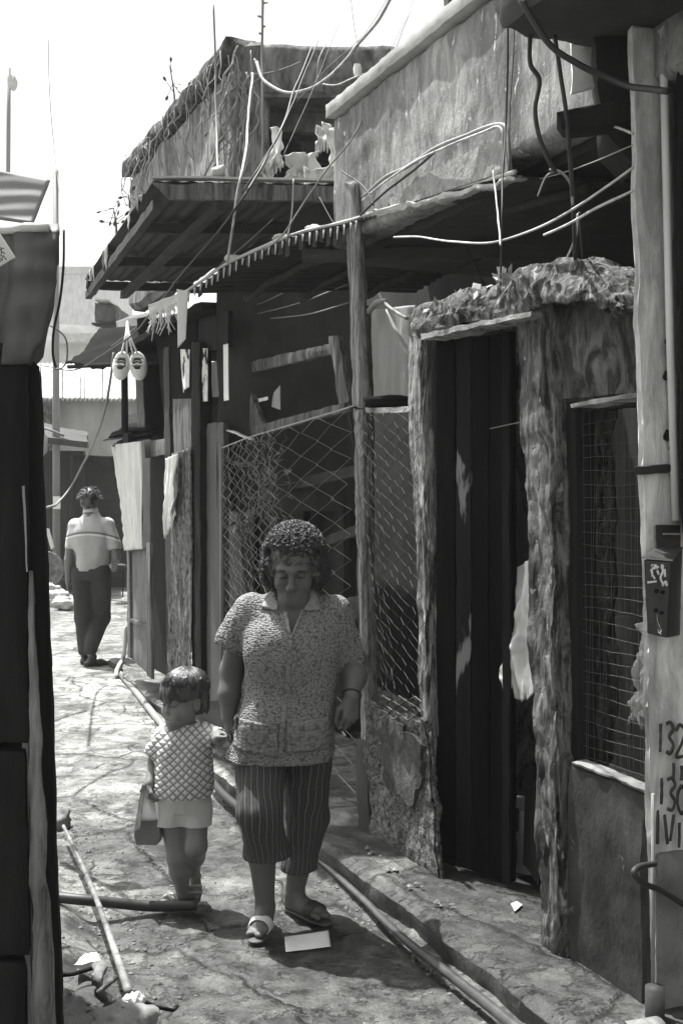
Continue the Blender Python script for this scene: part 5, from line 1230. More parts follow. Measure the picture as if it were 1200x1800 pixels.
# ================================================================== PEOPLE: smooth-union distance fields, meshed by surface nets
class SDF:
    def __init__(s, lo, hi, h):
        s.lo = np.array(lo, float); s.h = h
        s.n = np.ceil((np.array(hi, float) - s.lo) / h).astype(int) + 1
        s.f = np.full(s.n, .2, np.float32)
    def _sl(s, lo, hi):
        a = np.clip(np.floor((lo - s.lo) / s.h).astype(int), 0, s.n - 1)
        b = np.clip(np.ceil((hi - s.lo) / s.h).astype(int) + 1, a + 1, s.n)
        g = [s.lo[k] + s.h * np.arange(a[k], b[k]) for k in range(3)]
        X, Y, Z = np.meshgrid(*g, indexing='ij', sparse=True)
        return (slice(a[0], b[0]), slice(a[1], b[1]), slice(a[2], b[2])), X, Y, Z
    def put(s, sl, d, k, op):
        f = s.f[sl]
        if op == 'u':
            if k > 0:
                hh = np.clip(.5 + .5 * (f - d) / k, 0, 1); r = f * (1 - hh) + d * hh - k * hh * (1 - hh)
            else: r = np.minimum(f, d)
        elif op == 's':
            if k > 0:
                hh = np.clip(.5 - .5 * (f + d) / k, 0, 1); r = f * (1 - hh) - d * hh + k * hh * (1 - hh)
            else: r = np.maximum(f, -d)
        s.f[sl] = r
    def cone(s, a, b, ra, rb, k=.02, op='u', flat=None):
        a = np.asarray(a, float); b = np.asarray(b, float); m = max(ra, rb) + k + 4 * s.h
        sl, X, Y, Z = s._sl(np.minimum(a, b) - m, np.maximum(a, b) + m)
        ab = b - a; L2 = ab @ ab + 1e-12
        t = np.clip(((X - a[0]) * ab[0] + (Y - a[1]) * ab[1] + (Z - a[2]) * ab[2]) / L2, 0, 1)
        dx, dy, dz = X - a[0] - t * ab[0], Y - a[1] - t * ab[1], Z - a[2] - t * ab[2]
        if flat is not None:                       # (axis, factor): squash the section along an axis
            ax, fac = np.asarray(flat[0], float), flat[1]
            q = dx * ax[0] + dy * ax[1] + dz * ax[2]; e = (1 / fac - 1) * q
            dx, dy, dz = dx + e * ax[0], dy + e * ax[1], dz + e * ax[2]
        d = np.sqrt(dx * dx + dy * dy + dz * dz) - (ra + (rb - ra) * t)
        s.put(sl, d.astype(np.float32), k, op); return s
    def chain(s, pts, rr, k=.02, flat=None):
        for i in range(len(pts) - 1): s.cone(pts[i], pts[i + 1], rr[i], rr[i + 1], k, 'u', flat)
        return s
    def ell(s, c, r, R=None, k=.02, op='u'):
        c = np.asarray(c, float); r = np.asarray(r, float); m = r.max() + k + 4 * s.h
        sl, X, Y, Z = s._sl(c - m, c + m)
        x, y, z = X - c[0], Y - c[1], Z - c[2]
        if R is not None:
            x, y, z = (R[0][0] * x + R[1][0] * y + R[2][0] * z, R[0][1] * x + R[1][1] * y + R[2][1] * z, R[0][2] * x + R[1][2] * y + R[2][2] * z)
        k0 = np.sqrt((x / r[0]) ** 2 + (y / r[1]) ** 2 + (z / r[2]) ** 2); k1 = np.sqrt((x / r[0] ** 2) ** 2 + (y / r[1] ** 2) ** 2 + (z / r[2] ** 2) ** 2) + 1e-9
        s.put(sl, (k0 * (k0 - 1) / k1).astype(np.float32), k, op); return s
    def box(s, c, hs, R=None, rad=.005, k=0, op='u'):
        c = np.asarray(c, float); hs = np.asarray(hs, float); m = np.linalg.norm(hs) + k + 4 * s.h
        sl, X, Y, Z = s._sl(c - m, c + m)
        x, y, z = X - c[0], Y - c[1], Z - c[2]
        if R is not None:
            x, y, z = (R[0][0] * x + R[1][0] * y + R[2][0] * z, R[0][1] * x + R[1][1] * y + R[2][1] * z, R[0][2] * x + R[1][2] * y + R[2][2] * z)
        qx, qy, qz = np.abs(x) - hs[0] + rad, np.abs(y) - hs[1] + rad, np.abs(z) - hs[2] + rad
        d = np.sqrt(np.maximum(qx, 0) ** 2 + np.maximum(qy, 0) ** 2 + np.maximum(qz, 0) ** 2) + np.minimum(np.maximum(np.maximum(qx, qy), qz), 0) - rad
        s.put(sl, d.astype(np.float32), k, op); return s
    def loft(s, rows, k=.02, op='u', grow=0.0):
        """rows of (z, cx, cy, rx, ry): smooth stack of ovals"""
        rows = sorted(rows); R_ = np.array(rows, float)
        zz = s.lo[2] + s.h * np.arange(s.n[2])
        v = [np.interp(zz, R_[:, 0], R_[:, j]) for j in range(1, 5)]
        ker = max(1, int(.02 / s.h)); kk = np.ones(2 * ker + 1) / (2 * ker + 1)
        v = [np.convolve(np.pad(q, ker, mode='edge'), kk, 'valid') for q in v]
        X, Y, _ = np.meshgrid(*[s.lo[j] + s.h * np.arange(s.n[j]) for j in range(3)], indexing='ij', sparse=True)
        rx, ry = v[2] + grow, v[3] + grow
        x, y = np.abs(X - v[0]), np.abs(Y - v[1])
        p = 2.35
        q = ((x / rx) ** p + (y / ry) ** p) ** (1 / p)
        d = (q - 1) * np.minimum(rx, ry)
        d = np.maximum(d, np.maximum(R_[0, 0] - zz, zz - R_[-1, 0]))
        s.put((slice(None),) * 3, d.astype(np.float32), k, op); return s
    def noise(s, amp, sc, seed, octs=3, band=.03, mask=None):
        I = np.nonzero(np.abs(s.f) < band)
        P = s.lo + s.h * np.stack(I, -1)
        n = fbm(P * np.array(sc), octs, seed)
        if mask is not None: n = n * mask(P)
        s.f[I] += (amp * n).astype(np.float32); return s
    def cut(s, p, nrm):
        """keep the side where (x-p).n < 0"""
        X, Y, Z = np.meshgrid(*[s.lo[j] + s.h * np.arange(s.n[j]) for j in range(3)], indexing='ij', sparse=True)
        nrm = np.asarray(nrm, float); nrm = nrm / np.linalg.norm(nrm)
        d = (X - p[0]) * nrm[0] + (Y - p[1]) * nrm[1] + (Z - p[2]) * nrm[2]
        s.f = np.maximum(s.f, d.astype(np.float32)); return s
    def shell(s, t):
        s.f = np.maximum(s.f, -(s.f + t)); return s
    def nets(s):
        f = s.f; sg = f < 0
        c = np.zeros(np.array(f.shape) - 1, np.int8)
        nx, ny, nz = c.shape
        for a in (0, 1):
            for b in (0, 1):
                for d in (0, 1): c += sg[a:nx + a, b:ny + b, d:nz + d]
        act = (c > 0) & (c < 8)
        I = np.argwhere(act); idx = np.full(c.shape, -1, np.int32); idx[act] = np.arange(len(I))
        pos = np.zeros((len(I), 3)); cnt = np.zeros(len(I))
        cv = {}
        for a in (0, 1):
            for b in (0, 1):
                for d in (0, 1): cv[(a, b, d)] = f[I[:, 0] + a, I[:, 1] + b, I[:, 2] + d]
        for p in cv:
            for ax in range(3):
                if p[ax] == 0:
                    q = list(p); q[ax] = 1; q = tuple(q)
                    va, vb = cv[p], cv[q]; m = (va < 0) != (vb < 0)
                    t = va[m] / (va[m] - vb[m]); P = np.array(p, float) + np.zeros((m.sum(), 3)); P[:, ax] += t
                    pos[m] += P; cnt[m] += 1
        pos /= cnt[:, None]
        V = s.lo + s.h * (I + pos)
        F = []
        for ax in range(3):
            o1, o2 = [(1, 2), (2, 0), (0, 1)][ax]
            s0 = [slice(1, -1)] * 3; s0[ax] = slice(0, -1); s1 = [slice(1, -1)] * 3; s1[ax] = slice(1, None)
            A, B = sg[tuple(s0)], sg[tuple(s1)]
            E = np.argwhere(A != B); flip = A[A != B]
            off = np.array([1, 1, 1]); off[ax] = 0; E = E + off
            def cell(d1, d2):
                q = E.copy(); q[:, o1] -= d1; q[:, o2] -= d2
                return idx[q[:, 0], q[:, 1], q[:, 2]]
            Q = np.stack([cell(1, 1), cell(0, 1), cell(0, 0), cell(1, 0)], 1)
            Q[~flip] = Q[~flip][:, ::-1]
            F.append(Q)
        return V, np.concatenate(F)
    def build(s, name, m, parent, attrs=None):
        V, F = s.nets()
        return mesh(name, V, F, m, parent, True, attrs(V) if attrs else None)

def rotm(yaw=0, pitch=0, roll=0):
    """local (x right, -y forward, z up) -> world; yaw turns the face, positive pitch bows it"""
    return np.array(Matrix.Rotation(yaw, 3, 'Z') @ Matrix.Rotation(pitch, 3, 'X') @ Matrix.Rotation(roll, 3, 'Y'))
def head(S, c, R, s, child=False):
    """skull, jaw, brow, nose, lips, ears; c = middle of the skull, s = scale (1 = 0.225 m high)"""
    def w(x, y, z): return np.asarray(c) + R @ (np.array([x, y, z]) * s)
    E = lambda p, r, k=.012, op='u': S.ell(w(*p), np.array(r) * s, R, k * s, op)
    C = lambda a, b, ra, rb, k=.01, op='u': S.cone(w(*a), w(*b), ra * s, rb * s, k * s, op)
    E((0, .012, .028), (.074, .092, .088))
    E((0, -.018, -.035), (.064, .066, .074), .03)
    E((0, -.045, -.078), (.042, .040, .036), .03)                  # jaw
    C((0, -.072, -.092), (0, -.074, -.094), .016, .016, .02)       # chin
    for q in (-1, 1):
        E((q * .038, -.055, -.036), (.026, .026, .026), .022)      # cheek
        C((q * .012, -.083, .018), (q * .046, -.066, .018), .010, .008, .016)   # brow
        E((q * .030, -.088, -.002), (.017, .014, .011), .010, 's')              # eye socket
        E((q * .030, -.070, -.003), (.0145, .0145, .0135), .003)    # eyeball under the lid
        E((q * .077, .012, -.015), (.009, .021, .033), .006)       # ear
        E((q * .083, .004, -.013), (.006, .012, .020), .004, 's')
        if not child: E((q * .012, -.096, -.042), (.0095, .010, .0085), .008)    # nostril wing
        if not child: E((q * .0075, -.104, -.049), (.0035, .004, .004), .002, 's')
    if child:
        C((0, -.078, .006), (0, -.090, -.030), .006, .010, .014); E((0, -.093, -.034), (.011, .009, .009), .010)
        for q in (-1, 1): E((q * .034, -.050, -.052), (.034, .030, .032), .03)
        E((0, -.058, -.088), (.030, .028, .022), .03)
    else:
        C((0, -.085, .012), (0, -.104, -.034), .007, .0125, .012)      # nose
        E((0, -.108, -.038), (.0125, .011, .011), .008)
    C((-.018, -.084, -.064), (.018, -.084, -.064), .0055, .0055, .008)   # lips
    C((-.014, -.085, -.074), (.014, -.085, -.074), .0060, .0060, .008)
    C((-.022, -.091, -.069), (.022, -.091, -.069), .0018, .0018, .003, 's')
    return w
def hand(S, wrist, d, up, s, curl, spread=.12, side=1, thumb=(.5, .5), k=.006, lens=(.070, .080, .074, .058)):
    """palm along d, back of the hand towards up, thumb on `side`; curl = bend per joint for the four fingers"""
    d = np.array(d, float); d /= np.linalg.norm(d); up = np.array(up, float); up -= d * (up @ d); up /= np.linalg.norm(up)
    r = np.cross(d, up) * side
    wrist = np.array(wrist, float)
    P = lambda a, b, c: wrist + s * (d * a + r * b + up * c)
    S.cone(P(-.01, 0, 0), P(.03, .004, 0), .024 * s, .026 * s, .012 * s, 'u', (up, .72))
    for j, b in enumerate((.028, .010, -.009, -.026)):
        S.cone(P(.02, b * .7, 0), P(.088 - .006 * abs(j - 1), b, 0), .015 * s, .0115 * s, .010 * s)
    tips = []
    for j, b in enumerate((.029, .010, -.009, -.027)):
        p = P(.088 - .006 * abs(j - 1), b, 0); L = lens[j] * s
        ang = 0; dirv = d + r * (b / .03) * spread; dirv /= np.linalg.norm(dirv)
        rad = (.0092, .0095, .0090, .0080)[j] * s
        for m_, fr_ in enumerate((.45, .30, .25)):
            ang += curl[j][m_]
            v = dirv * math.cos(ang) - up * math.sin(ang)
            q = p + v * L * fr_
            S.cone(p, q, rad * (1 - .08 * m_), rad * (1 - .08 * (m_ + 1)), .004 * s)
            p = q
        tips.append(p)
    a = P(.022, .022, -.004); v1 = d * .72 + r * .62 - up * thumb[0]; v1 /= np.linalg.norm(v1)
    b_ = a + v1 * .042 * s; v2 = d * .9 + r * (.25 - thumb[1] * .6) - up * thumb[1]; v2 /= np.linalg.norm(v2)
    c_ = b_ + v2 * .032 * s; e = c_ + (v2 - r * .2) / np.linalg.norm(v2 - r * .2) * .024 * s
    S.cone(a, b_, .0155 * s, .0115 * s, .010 * s); S.cone(b_, c_, .0115 * s, .0100 * s, .004 * s); S.cone(c_, e, .0100 * s, .0082 * s, .004 * s)
    return tips, e
def foot(S, heel, ball, toe, up, s, k=.012):
    heel, ball, toe = [np.array(q, float) for q in (heel, ball, toe)]
    d = toe - heel; d /= np.linalg.norm(d); up = np.array(up, float); r = np.cross(d, up); r /= np.linalg.norm(r)
    S.cone(heel, ball, .030 * s, .036 * s, k, 'u', (up, .8)); S.cone(ball - r * .012 * s, toe - r * .01 * s, .028 * s, .018 * s, k, 'u', (up, .7))
    for j, b in enumerate((-.030, -.013, .003, .018, .031)):
        q = toe + r * b * s - d * .010 * s * abs(j - (0 if r[0] > 0 else 4)) * .6
        S.cone(ball + r * b * .9 * s, q, .012 * s, .0095 * s, .005)

def skin(name, c, rough=.55):
    return mat(name, c, var=.10, sc=14, rough=rough, spec=.4, bump=.12, bsc=220, stain=.08, stsc=9, sharp=.1, bdist=.002)
def eye_parts(w, R, s, root, m, closed=True, brows=True):
    for q in (-1, 1):
        b = MB()
        th = np.linspace(-.021, .021, 11)
        pts = np.array([w(q * .031 + x, -.0905 + 6.0 * x * x + (.0015 if closed else 0), -.003 - 9 * (x * x) * .5) for x in th])
        b.tube(pts, np.interp(np.abs(th), [0, .021], [.0022, .0008]) * s, 6)
        b.build('eyelid_line', m, root, True)
        if not brows: continue
        b = MB()
        th = np.linspace(-.020, .020, 11)
        pts = np.array([w(q * (.032) + x, -.0925 + 7 * x * x + .004, .021 - 8 * x * x + q * x * -.05) for x in th])
        b.tube(pts, np.interp(np.abs(th), [0, .02], [.0042, .0016]) * s, 6)
        b.build('eyebrow', m, root, True)

hair_m, nt_, bs_ = newmat('black_hair'); bs_.inputs['Base Color'].default_value = g3(.034); bs_.inputs['Roughness'].default_value = .42; bs_.inputs['Specular IOR Level'].default_value = .6
dark_feature = plain('dark_feature', .02, .6)

# cloth materials
def weave(name, c, kind, scale, lo=.5, hi=1.25, bump=.6, rough=.95):
    m, nt, bs = newmat(name); N, L = nt.nodes, nt.links
    tc = N.new('ShaderNodeTexCoord'); nz = N.new('ShaderNodeTexNoise'); nz.inputs['Scale'].default_value = 5; nz.inputs['Detail'].default_value = 5
    L.new(tc.outputs['Object'], nz.inputs['Vector'])
    vm = N.new('ShaderNodeVectorMath'); vm.operation = 'SCALE'; vm.inputs['Scale'].default_value = .035
    L.new(nz.outputs['Color'], vm.inputs[0])
    va = N.new('ShaderNodeVectorMath'); va.operation = 'ADD'; L.new(tc.outputs['Object'], va.inputs[0]); L.new(vm.outputs[0], va.inputs[1])
    if kind == 'pebble':
        mp = N.new('ShaderNodeMapping'); mp.inputs['Scale'].default_value = (1, .6, 1.25); L.new(va.outputs[0], mp.inputs[0])
        t = N.new('ShaderNodeTexVoronoi'); t.inputs['Scale'].default_value = scale; t.inputs['Randomness'].default_value = .7; t.feature = 'F1'
        L.new(mp.outputs[0], t.inputs['Vector']); fac = t.outputs['Distance']
        r = ramp(nt, [(.12, c * hi), (.5, c), (.8, c * lo)])
    else:
        def wv(rot):
            mp = N.new('ShaderNodeMapping'); mp.inputs['Rotation'].default_value = (0, rot, 0); L.new(va.outputs[0], mp.inputs[0])
            t = N.new('ShaderNodeTexWave'); t.wave_type = 'BANDS'; t.bands_direction = 'X'; t.inputs['Scale'].default_value = scale; t.inputs['Distortion'].default_value = .6
            L.new(mp.outputs[0], t.inputs[0]); return t
        a, b = wv(.80), wv(-.80)
        mm = N.new('ShaderNodeMath'); mm.operation = 'MINIMUM'; L.new(a.outputs['Fac'], mm.inputs[0]); L.new(b.outputs['Fac'], mm.inputs[1]); fac = mm.outputs[0]
        r = ramp(nt, [(.02, c * lo), (.18, c * .95), (.6, c * hi)])
    L.new(fac, r.inputs[0]); L.new(r.outputs[0], bs.inputs['Base Color'])
    b = N.new('ShaderNodeBump'); b.inputs['Strength'].default_value = bump; b.inputs['Distance'].default_value = .006
    if kind == 'pebble': b.invert = True
    n2 = N.new('ShaderNodeTexNoise'); n2.inputs['Scale'].default_value = 130; L.new(tc.outputs['Object'], n2.inputs['Vector'])
    ad = N.new('ShaderNodeMath'); ad.operation = 'MULTIPLY_ADD'; L.new(n2.outputs[0], ad.inputs[0]); ad.inputs[1].default_value = .25; L.new(fac, ad.inputs[2])
    L.new(ad.outputs[0], b.inputs['Height']); L.new(b.outputs[0], bs.inputs['Normal'])
    bs.inputs['Roughness'].default_value = rough; bs.inputs['Specular IOR Level'].default_value = .15
    return m
def striped(name, c, stripe, wdt=.16):
    m, nt, bs = newmat(name); N, L = nt.nodes, nt.links
    a = N.new('ShaderNodeAttribute'); a.attribute_name = 'stripe'
    r = ramp(nt, [(.5 - wdt, c), (.5, stripe), (.5 + wdt, c)]); L.new(a.outputs['Fac'], r.inputs[0]); L.new(r.outputs[0], bs.inputs['Base Color'])
    tc = N.new('ShaderNodeTexCoord'); n2 = N.new('ShaderNodeTexNoise'); n2.inputs['Scale'].default_value = 60; n2.inputs['Detail'].default_value = 6
    L.new(tc.outputs['Object'], n2.inputs['Vector']); b = N.new('ShaderNodeBump'); b.inputs['Strength'].default_value = .3; b.inputs['Distance'].default_value = .004
    L.new(n2.outputs[0], b.inputs['Height']); L.new(b.outputs[0], bs.inputs['Normal'])
    bs.inputs['Roughness'].default_value = .9; bs.inputs['Specular IOR Level'].default_value = .2
    return m
def leg_stripe(legs, per):
    """saw-tooth round each leg's axis, carried as a vertex value for the striped cloth"""
    def fn(V):
        best = np.full(len(V), 9.); ang = np.zeros(len(V))
        for ax in legs:
            P = np.array(ax); c = np.stack([np.interp(V[:, 2], P[::-1, 2], P[::-1, j]) for j in (0, 1)], 1)
            d = V[:, :2] - c; r = np.hypot(d[:, 0], d[:, 1]); m = r < best
            best = np.where(m, r, best); ang = np.where(m, np.arctan2(d[:, 1], d[:, 0]), ang)
        return {'stripe': np.abs((ang / (2 * np.pi) * per + .5 * fbm(V * 6, 3, 4)) % 1.0)}
    return fn
def scatter_hair(S_c, R, rad, n, seed, lo_z, kind, r0, fn_ok=None):
    """curls or straight locks rooted on an ellipsoid"""
    rg = np.random.default_rng(seed); b = MB()
    for i in range(n):
        v = rg.normal(0, 1, 3); v /= np.linalg.norm(v)
        if v[2] < lo_z or (fn_ok and not fn_ok(v)): continue
        p = np.array(S_c) + R @ (v * rad); nrm = R @ (v / rad); nrm /= np.linalg.norm(nrm)
        t = np.cross(nrm, rg.normal(0, 1, 3)); t /= np.linalg.norm(t); q = np.cross(nrm, t)
        cr = rg.uniform(.004, .013); turns = rg.uniform(.6, 1.6); a = np.linspace(0, 2 * np.pi * turns, 9)
        pts = p + nrm * (.004 + cr * (1 - np.cos(a)) * .8)[:, None] + t * (cr * np.sin(a))[:, None] + q * (np.linspace(-1, 1, 9) * cr * .9)[:, None]
        b.tube(pts, np.linspace(r0, r0 * .6, 9), 5)
    return b

# ------------------------------------------------------------------ the woman
def woman():
    Y0, sc = 4.42, 4.42 / 2000
    def p(px, py, dy=0.0):
        Y = Y0 + dy
        return np.array([(px - 600) * Y / 2000, Y, CAMZ - (py - HZ) * Y / 2000])
    root = thing('person', 'stout curly-haired woman in patterned short-sleeved shirt walking with a child by the hand', 'person', p(500, 1630) * [1, 1, 0])
    sk = skin('woman_skin', .105)
    hc = p(517, 998, -.05); R = rotm(math.radians(-4), math.radians(17)); hs = 1.08
    B = SDF((-.62, 3.98, 0), (.16, 4.80, 1.62), .0042)
    # torso core, neck
    B.loft([(.70, -.225, Y0, .165, .13), (.8, -.215, Y0, .17, .135), (1.0, -.19, Y0, .165, .125), (1.16, -.19, Y0, .17, .105), (1.235, -.19, Y0 + .01, .13, .075)], .02)
    B.cone(p(514, 1075, .02), p(516, 1030, -.02), .066, .060, .04); B.ell(p(513, 1092, -.055), (.085, .055, .10), None, .03)
    w = head(B, hc, R, hs)
    B.ell(w(0, -.045, -.098), (.05, .05, .03), R, .03)             # double chin
    # her right arm (nearer the child)
    sR, eR, wR = p(433, 1072, .0), p(408, 1178, .045), p(402, 1262, -.0)
    B.chain([sR, eR], [.044, .046], .03); B.chain([eR, (eR + wR) / 2 + [-.004, 0, 0], wR], [.046, .042, .029], .02)
    hand(B, wR, [.02, .02, -1], [-1, -.25, 0], .92, [(.5, .7, .5)] * 4, side=-1, thumb=(.4, .5))
    # her left arm with bent elbow, cigarette between the fingers
    sL, eL, wL = p(594, 1078, .0), p(622, 1160, .07), p(617, 1226, -.08)
    B.chain([sL, eL], [.044, .049], .03); B.chain([eL, eL * .55 + wL * .45 + [.004, 0, 0], wL], [.050, .050, .031], .02)
    tips, th_ = hand(B, wL, [-.03, -.32, -1], [.55, -.80, .2], .95, [(.75, .5, .3), (.55, .75, .5), (.8, .8, .5), (.95, .8, .5)], side=1, thumb=(.35, .45))
    # legs
    hR, kR, aR = p(455, 1330, -.02), p(456, 1425, -.13), p(466, 1592, -.02)
    hL, kL, aL = p(545, 1335, .05), p(540, 1440, .13), p(517, 1572, .13)
    B.chain([hR, kR, (kR * .55 + aR * .45), aR], [.078, .066, .054, .035], .02); B.chain([hL, kL, (kL * .55 + aL * .45), aL], [.074, .062, .052, .036], .02)
    fz = .03
    hlR = np.array([aR[0] + .004, aR[1] + .03, .075]); blR = np.array([aR[0] - .012, aR[1] - .10, .040]); toR = np.array([aR[0] - .022, aR[1] - .155, .030])
    foot(B, hlR, blR, toR, [0, 0, 1], 1.0); B.cone(aR, hlR + [0, -.02, .0], .034, .032, .02); B.cone(aR + [0, -.02, -.02], blR, .032, .026, .02)
    hlL = np.array([aL[0] - .015, aL[1] + .02, .036]); blL = np.array([aL[0] + .085, aL[1] - .085, .036]); toL = np.array([aL[0] + .122, aL[1] - .130, .034])
    foot(B, hlL, blL, toL, [0, 0, 1], 1.0); B.cone(aL, hlL + [.015, -.01, .01], .035, .032, .02); B.cone(aL + [.015, -.01, -.02], blL, .033, .026, .02)
    B.build('body', sk, root)
    eye_parts(w, R, hs, root, dark_feature)
    MB().tube(np.array([w(x, -.0905 + 5 * x * x, -.0690 - 3 * x * x) for x in np.linspace(-.023, .023, 9)]), .0021, 5).build('mouth_line', dark_feature, root)
    # hair: a full curly helmet
    Hc = w(0, .030, .048); Hr = np.array([.096, .106, .094]) * hs
    Hh = SDF(Hc - .2, Hc + .2, .005)
    Hh.ell(Hc, Hr, R, 0); Hh.ell(w(-.078, .01, -.012), (.032, .055, .058), R, .03); Hh.ell(w(.078, .01, -.012), (.032, .055, .058), R, .03)
    Hh.ell(w(0, .06, -.03), (.085, .07, .07), R, .03)
    Hh.ell(w(0, -.115, -.035), (.068, .060, .088), R, .018, 's')   # opening for the face
    Hh.ell(w(0, -.06, -.11), (.075, .07, .075), R, .01, 's')
    Hh.noise(.012, (44, 44, 44), 5, 3)
    hr = Hh.build('hair', hair_m, root)
    ok = lambda v: not (v[1] < -.35 and v[2] < .42)
    cb = scatter_hair(Hc, R, Hr * 1.0, 4200, 3, -.35, 'curl', .0016, ok)
    for q in (-1, 1):
        c2 = scatter_hair(w(q * .078, .012, -.014), R, np.array([.033, .055, .06]), 1000, 5 + q, -.9, 'curl', .0016, lambda v, q=q: v[0] * q > -.1 and v[1] > -.75)
        cb.add(np.concatenate(c2.V), c2.F)
    cb.build('curls', hair_m, hr, True)
    # shirt
    sm = weave('woman_shirt', .20, 'pebble', 98, .42, 1.4, .9)
    T = SDF((-.60, 4.05, .58), (.18, 4.78, 1.38), .0042)
    rows = [(.640, -.234, Y0, .203, .165), (.70, -.228, Y0, .202, .168), (.80, -.216, Y0, .192, .168), (.90, -.200, Y0, .184, .165), (1.05, -.190, Y0 - .005, .186, .155),
            (1.15, -.190, Y0 - .005, .192, .138), (1.21, -.190, Y0, .178, .112), (1.255, -.190, Y0 + .01, .135, .088), (1.30, -.187, Y0 + .015, .085, .074), (1.345, -.187, Y0 + .02, .074, .07)]
    T.loft(rows, 0)
    eS_R, eS_L = p(409, 1128, .02), p(613, 1158, .05)
    T.chain([sR + [.02, 0, 0], eS_R], [.068, .069], .035); T.chain([sL + [-.02, 0, 0], eS_L], [.070, .066], .035)
    T.ell(p(500, 1150, -.09), (.15, .08, .12), None, .05); T.ell(p(500, 1270, -.08), (.16, .1, .1), None, .05)
    T.noise(.006, (7, 7, 3.2), 3, 3); T.noise(.010, (13, 13, 5), 9, 3, mask=lambda P: np.clip((.88 - P[:, 2]) / .2, 0, 1))
    T.noise(.006, (24, 24, 9), 19, 2, mask=lambda P: np.clip((np.abs(P[:, 0] + .19) - .15) / .06, 0, 1))
    T.shell(.011)
    for e, a in ((eS_R, sR), (eS_L, sL)):
        dv = (e - a) / np.linalg.norm(e - a)
        T.cone(e + dv * .088, e + dv * .28, .09, .09, 0, 's')
    T.cone(p(516, 1000, -.04), p(514, 1062, -.02), .072, .066, .01, 's')
    g_ = [T.lo[j] + T.h * np.arange(T.n[j]) for j in range(3)]
    def front(x, z):                                          # the shirt's front surface at x, z
        i, k = int(round((x - T.lo[0]) / T.h)), int(round((z - T.lo[2]) / T.h))
        col = np.nonzero(T.f[min(max(i, 0), T.n[0] - 1), :, min(max(k, 0), T.n[2] - 1)] < 0)[0]
        return g_[1][col[0]] if len(col) else Y0 - .1
    def onf(px, py, lift):
        q = p(px, py, -.15); return np.array([q[0], front(q[0], q[2]) - lift, q[2]])
    def patch(c4, m_, n_, lift):
        c4 = np.array(c4, float)
        return np.array([[onf(*((1 - t) * ((1 - q) * c4[0] + q * c4[1]) + t * ((1 - q) * c4[3] + q * c4[2])), lift) for q in np.linspace(0, 1, n_)] for t in np.linspace(0, 1, m_)])
    wings = [patch([(479, 1036), (490, 1042), (486, 1076), (456, 1072)], 14, 10, .010), patch([(541, 1042), (549, 1037), (562, 1075), (533, 1075)], 14, 10, .010)]
    facing = [patch([(490, 1052), (497, 1056), (513, 1118), (506, 1112)], 14, 5, .005), patch([(536, 1056), (541, 1054), (519, 1108), (512, 1119)], 14, 5, .005)]
    pockets = [patch([(410, 1262), (492, 1272), (488, 1328), (408, 1318)], 14, 20, .008), patch([(505, 1268), (578, 1262), (580, 1318), (504, 1322)], 14, 20, .008)]
    placket = patch([(509, 1116), (516, 1116), (497, 1330), (488, 1330)], 30, 5, .006)
    Xg, Zg = g_[0][:, None, None], g_[2][None, None, :]
    ap, l0, r0 = p(511, 1119, -.15), p(491, 1040, -.15), p(540, 1042, -.15)
    def half(a_, b_):
        d = b_ - a_; n_ = np.array([-d[2], d[0]]); n_ /= np.linalg.norm(n_)
        return (Xg - a_[0]) * n_[0] + (Zg - a_[2]) * n_[1]
    dV = np.maximum(half(ap, l0) * 1.0, -half(ap, r0)).astype(np.float32)
    if dV[int((ap[0] - T.lo[0]) / T.h), 0, int((ap[2] + .05 - T.lo[2]) / T.h)] > 0: dV = np.maximum(-half(ap, l0), half(ap, r0)).astype(np.float32)
    fr_ = (g_[1] < Y0 - .01)
    T.f[:, fr_, :] = np.maximum(T.f[:, fr_, :], -dV)
    T.cut((0, 0, .652), (0, 0, -1))
    T.build('shirt', sm, root)
    # cuffs, collar, pockets, front edge
    cm = weave('woman_shirt_trim', .27, 'pebble', 90, .75, 1.1, .35)
    def clothpart(name, P, m_, th, amp=.002):
        P = P + amp * fbm3(P * 22, 3, 4)
        o = MB().grid(P).build(name, m_, root, True); md = o.modifiers.new('t', 'SOLIDIFY'); md.thickness = th; md.offset = 0
        return o
    for q in wings: clothpart('collar', q, cm, .008)
    for q in facing: clothpart('facing', q, cm, .006)
    K = SDF((-.36, 4.25, 1.22), (-.02, 4.60, 1.42), .004)
    K.chain([p(481, 1046, -.06), p(487, 1032, .03), p(514, 1024, .08), p(541, 1034, .03), p(547, 1048, -.06)], [.008, .014, .016, .014, .008], .012)
    K.build('collar_band', cm, root)
    pk = weave('pocket_cloth', .19, 'pebble', 60, .5, 1.25, .6)
    for q in pockets: clothpart('pocket', q, pk, .008, .004)
    clothpart('placket', placket, pk, .006)
    # trousers
    tm = striped('woman_trousers', .045, .13)
    cR, cL = p(469, 1506, -.055), p(525, 1528, .13)
    P_ = None
    for (hp_, kp_, cp_, r0_, r2_) in ((hR + [.01, .01, .07], kR, cR, .112, .082), (hL + [-.012, 0, .07], kL + [.0, 0, 0], cL, .108, .064)):
        q_ = SDF((-.50, 4.08, .12), (.04, 4.72, .74), .0042)
        q_.chain([hp_, kp_, cp_], [r0_, .084, r2_], .03)
        q_.noise(.008, (10, 10, 4), 5, 3); q_.noise(.007, (16, 16, 16), 8, 2, mask=lambda P: np.exp(-((P[:, 2] - .43) / .07) ** 2) + np.clip((.3 - P[:, 2]) / .1, 0, 1))
        q_.chain([cp_ + [0, 0, .030], cp_ + [0, 0, .006]], [r2_ + .006, r2_ + .009], .006)
        q_.noise(.004, (30, 30, 30), 12, 2, mask=lambda P: (P[:, 2] < cp_[2] + .05) * 1.0)
        q_.shell(.014); q_.cut(cp_, (.05, .0, -1))
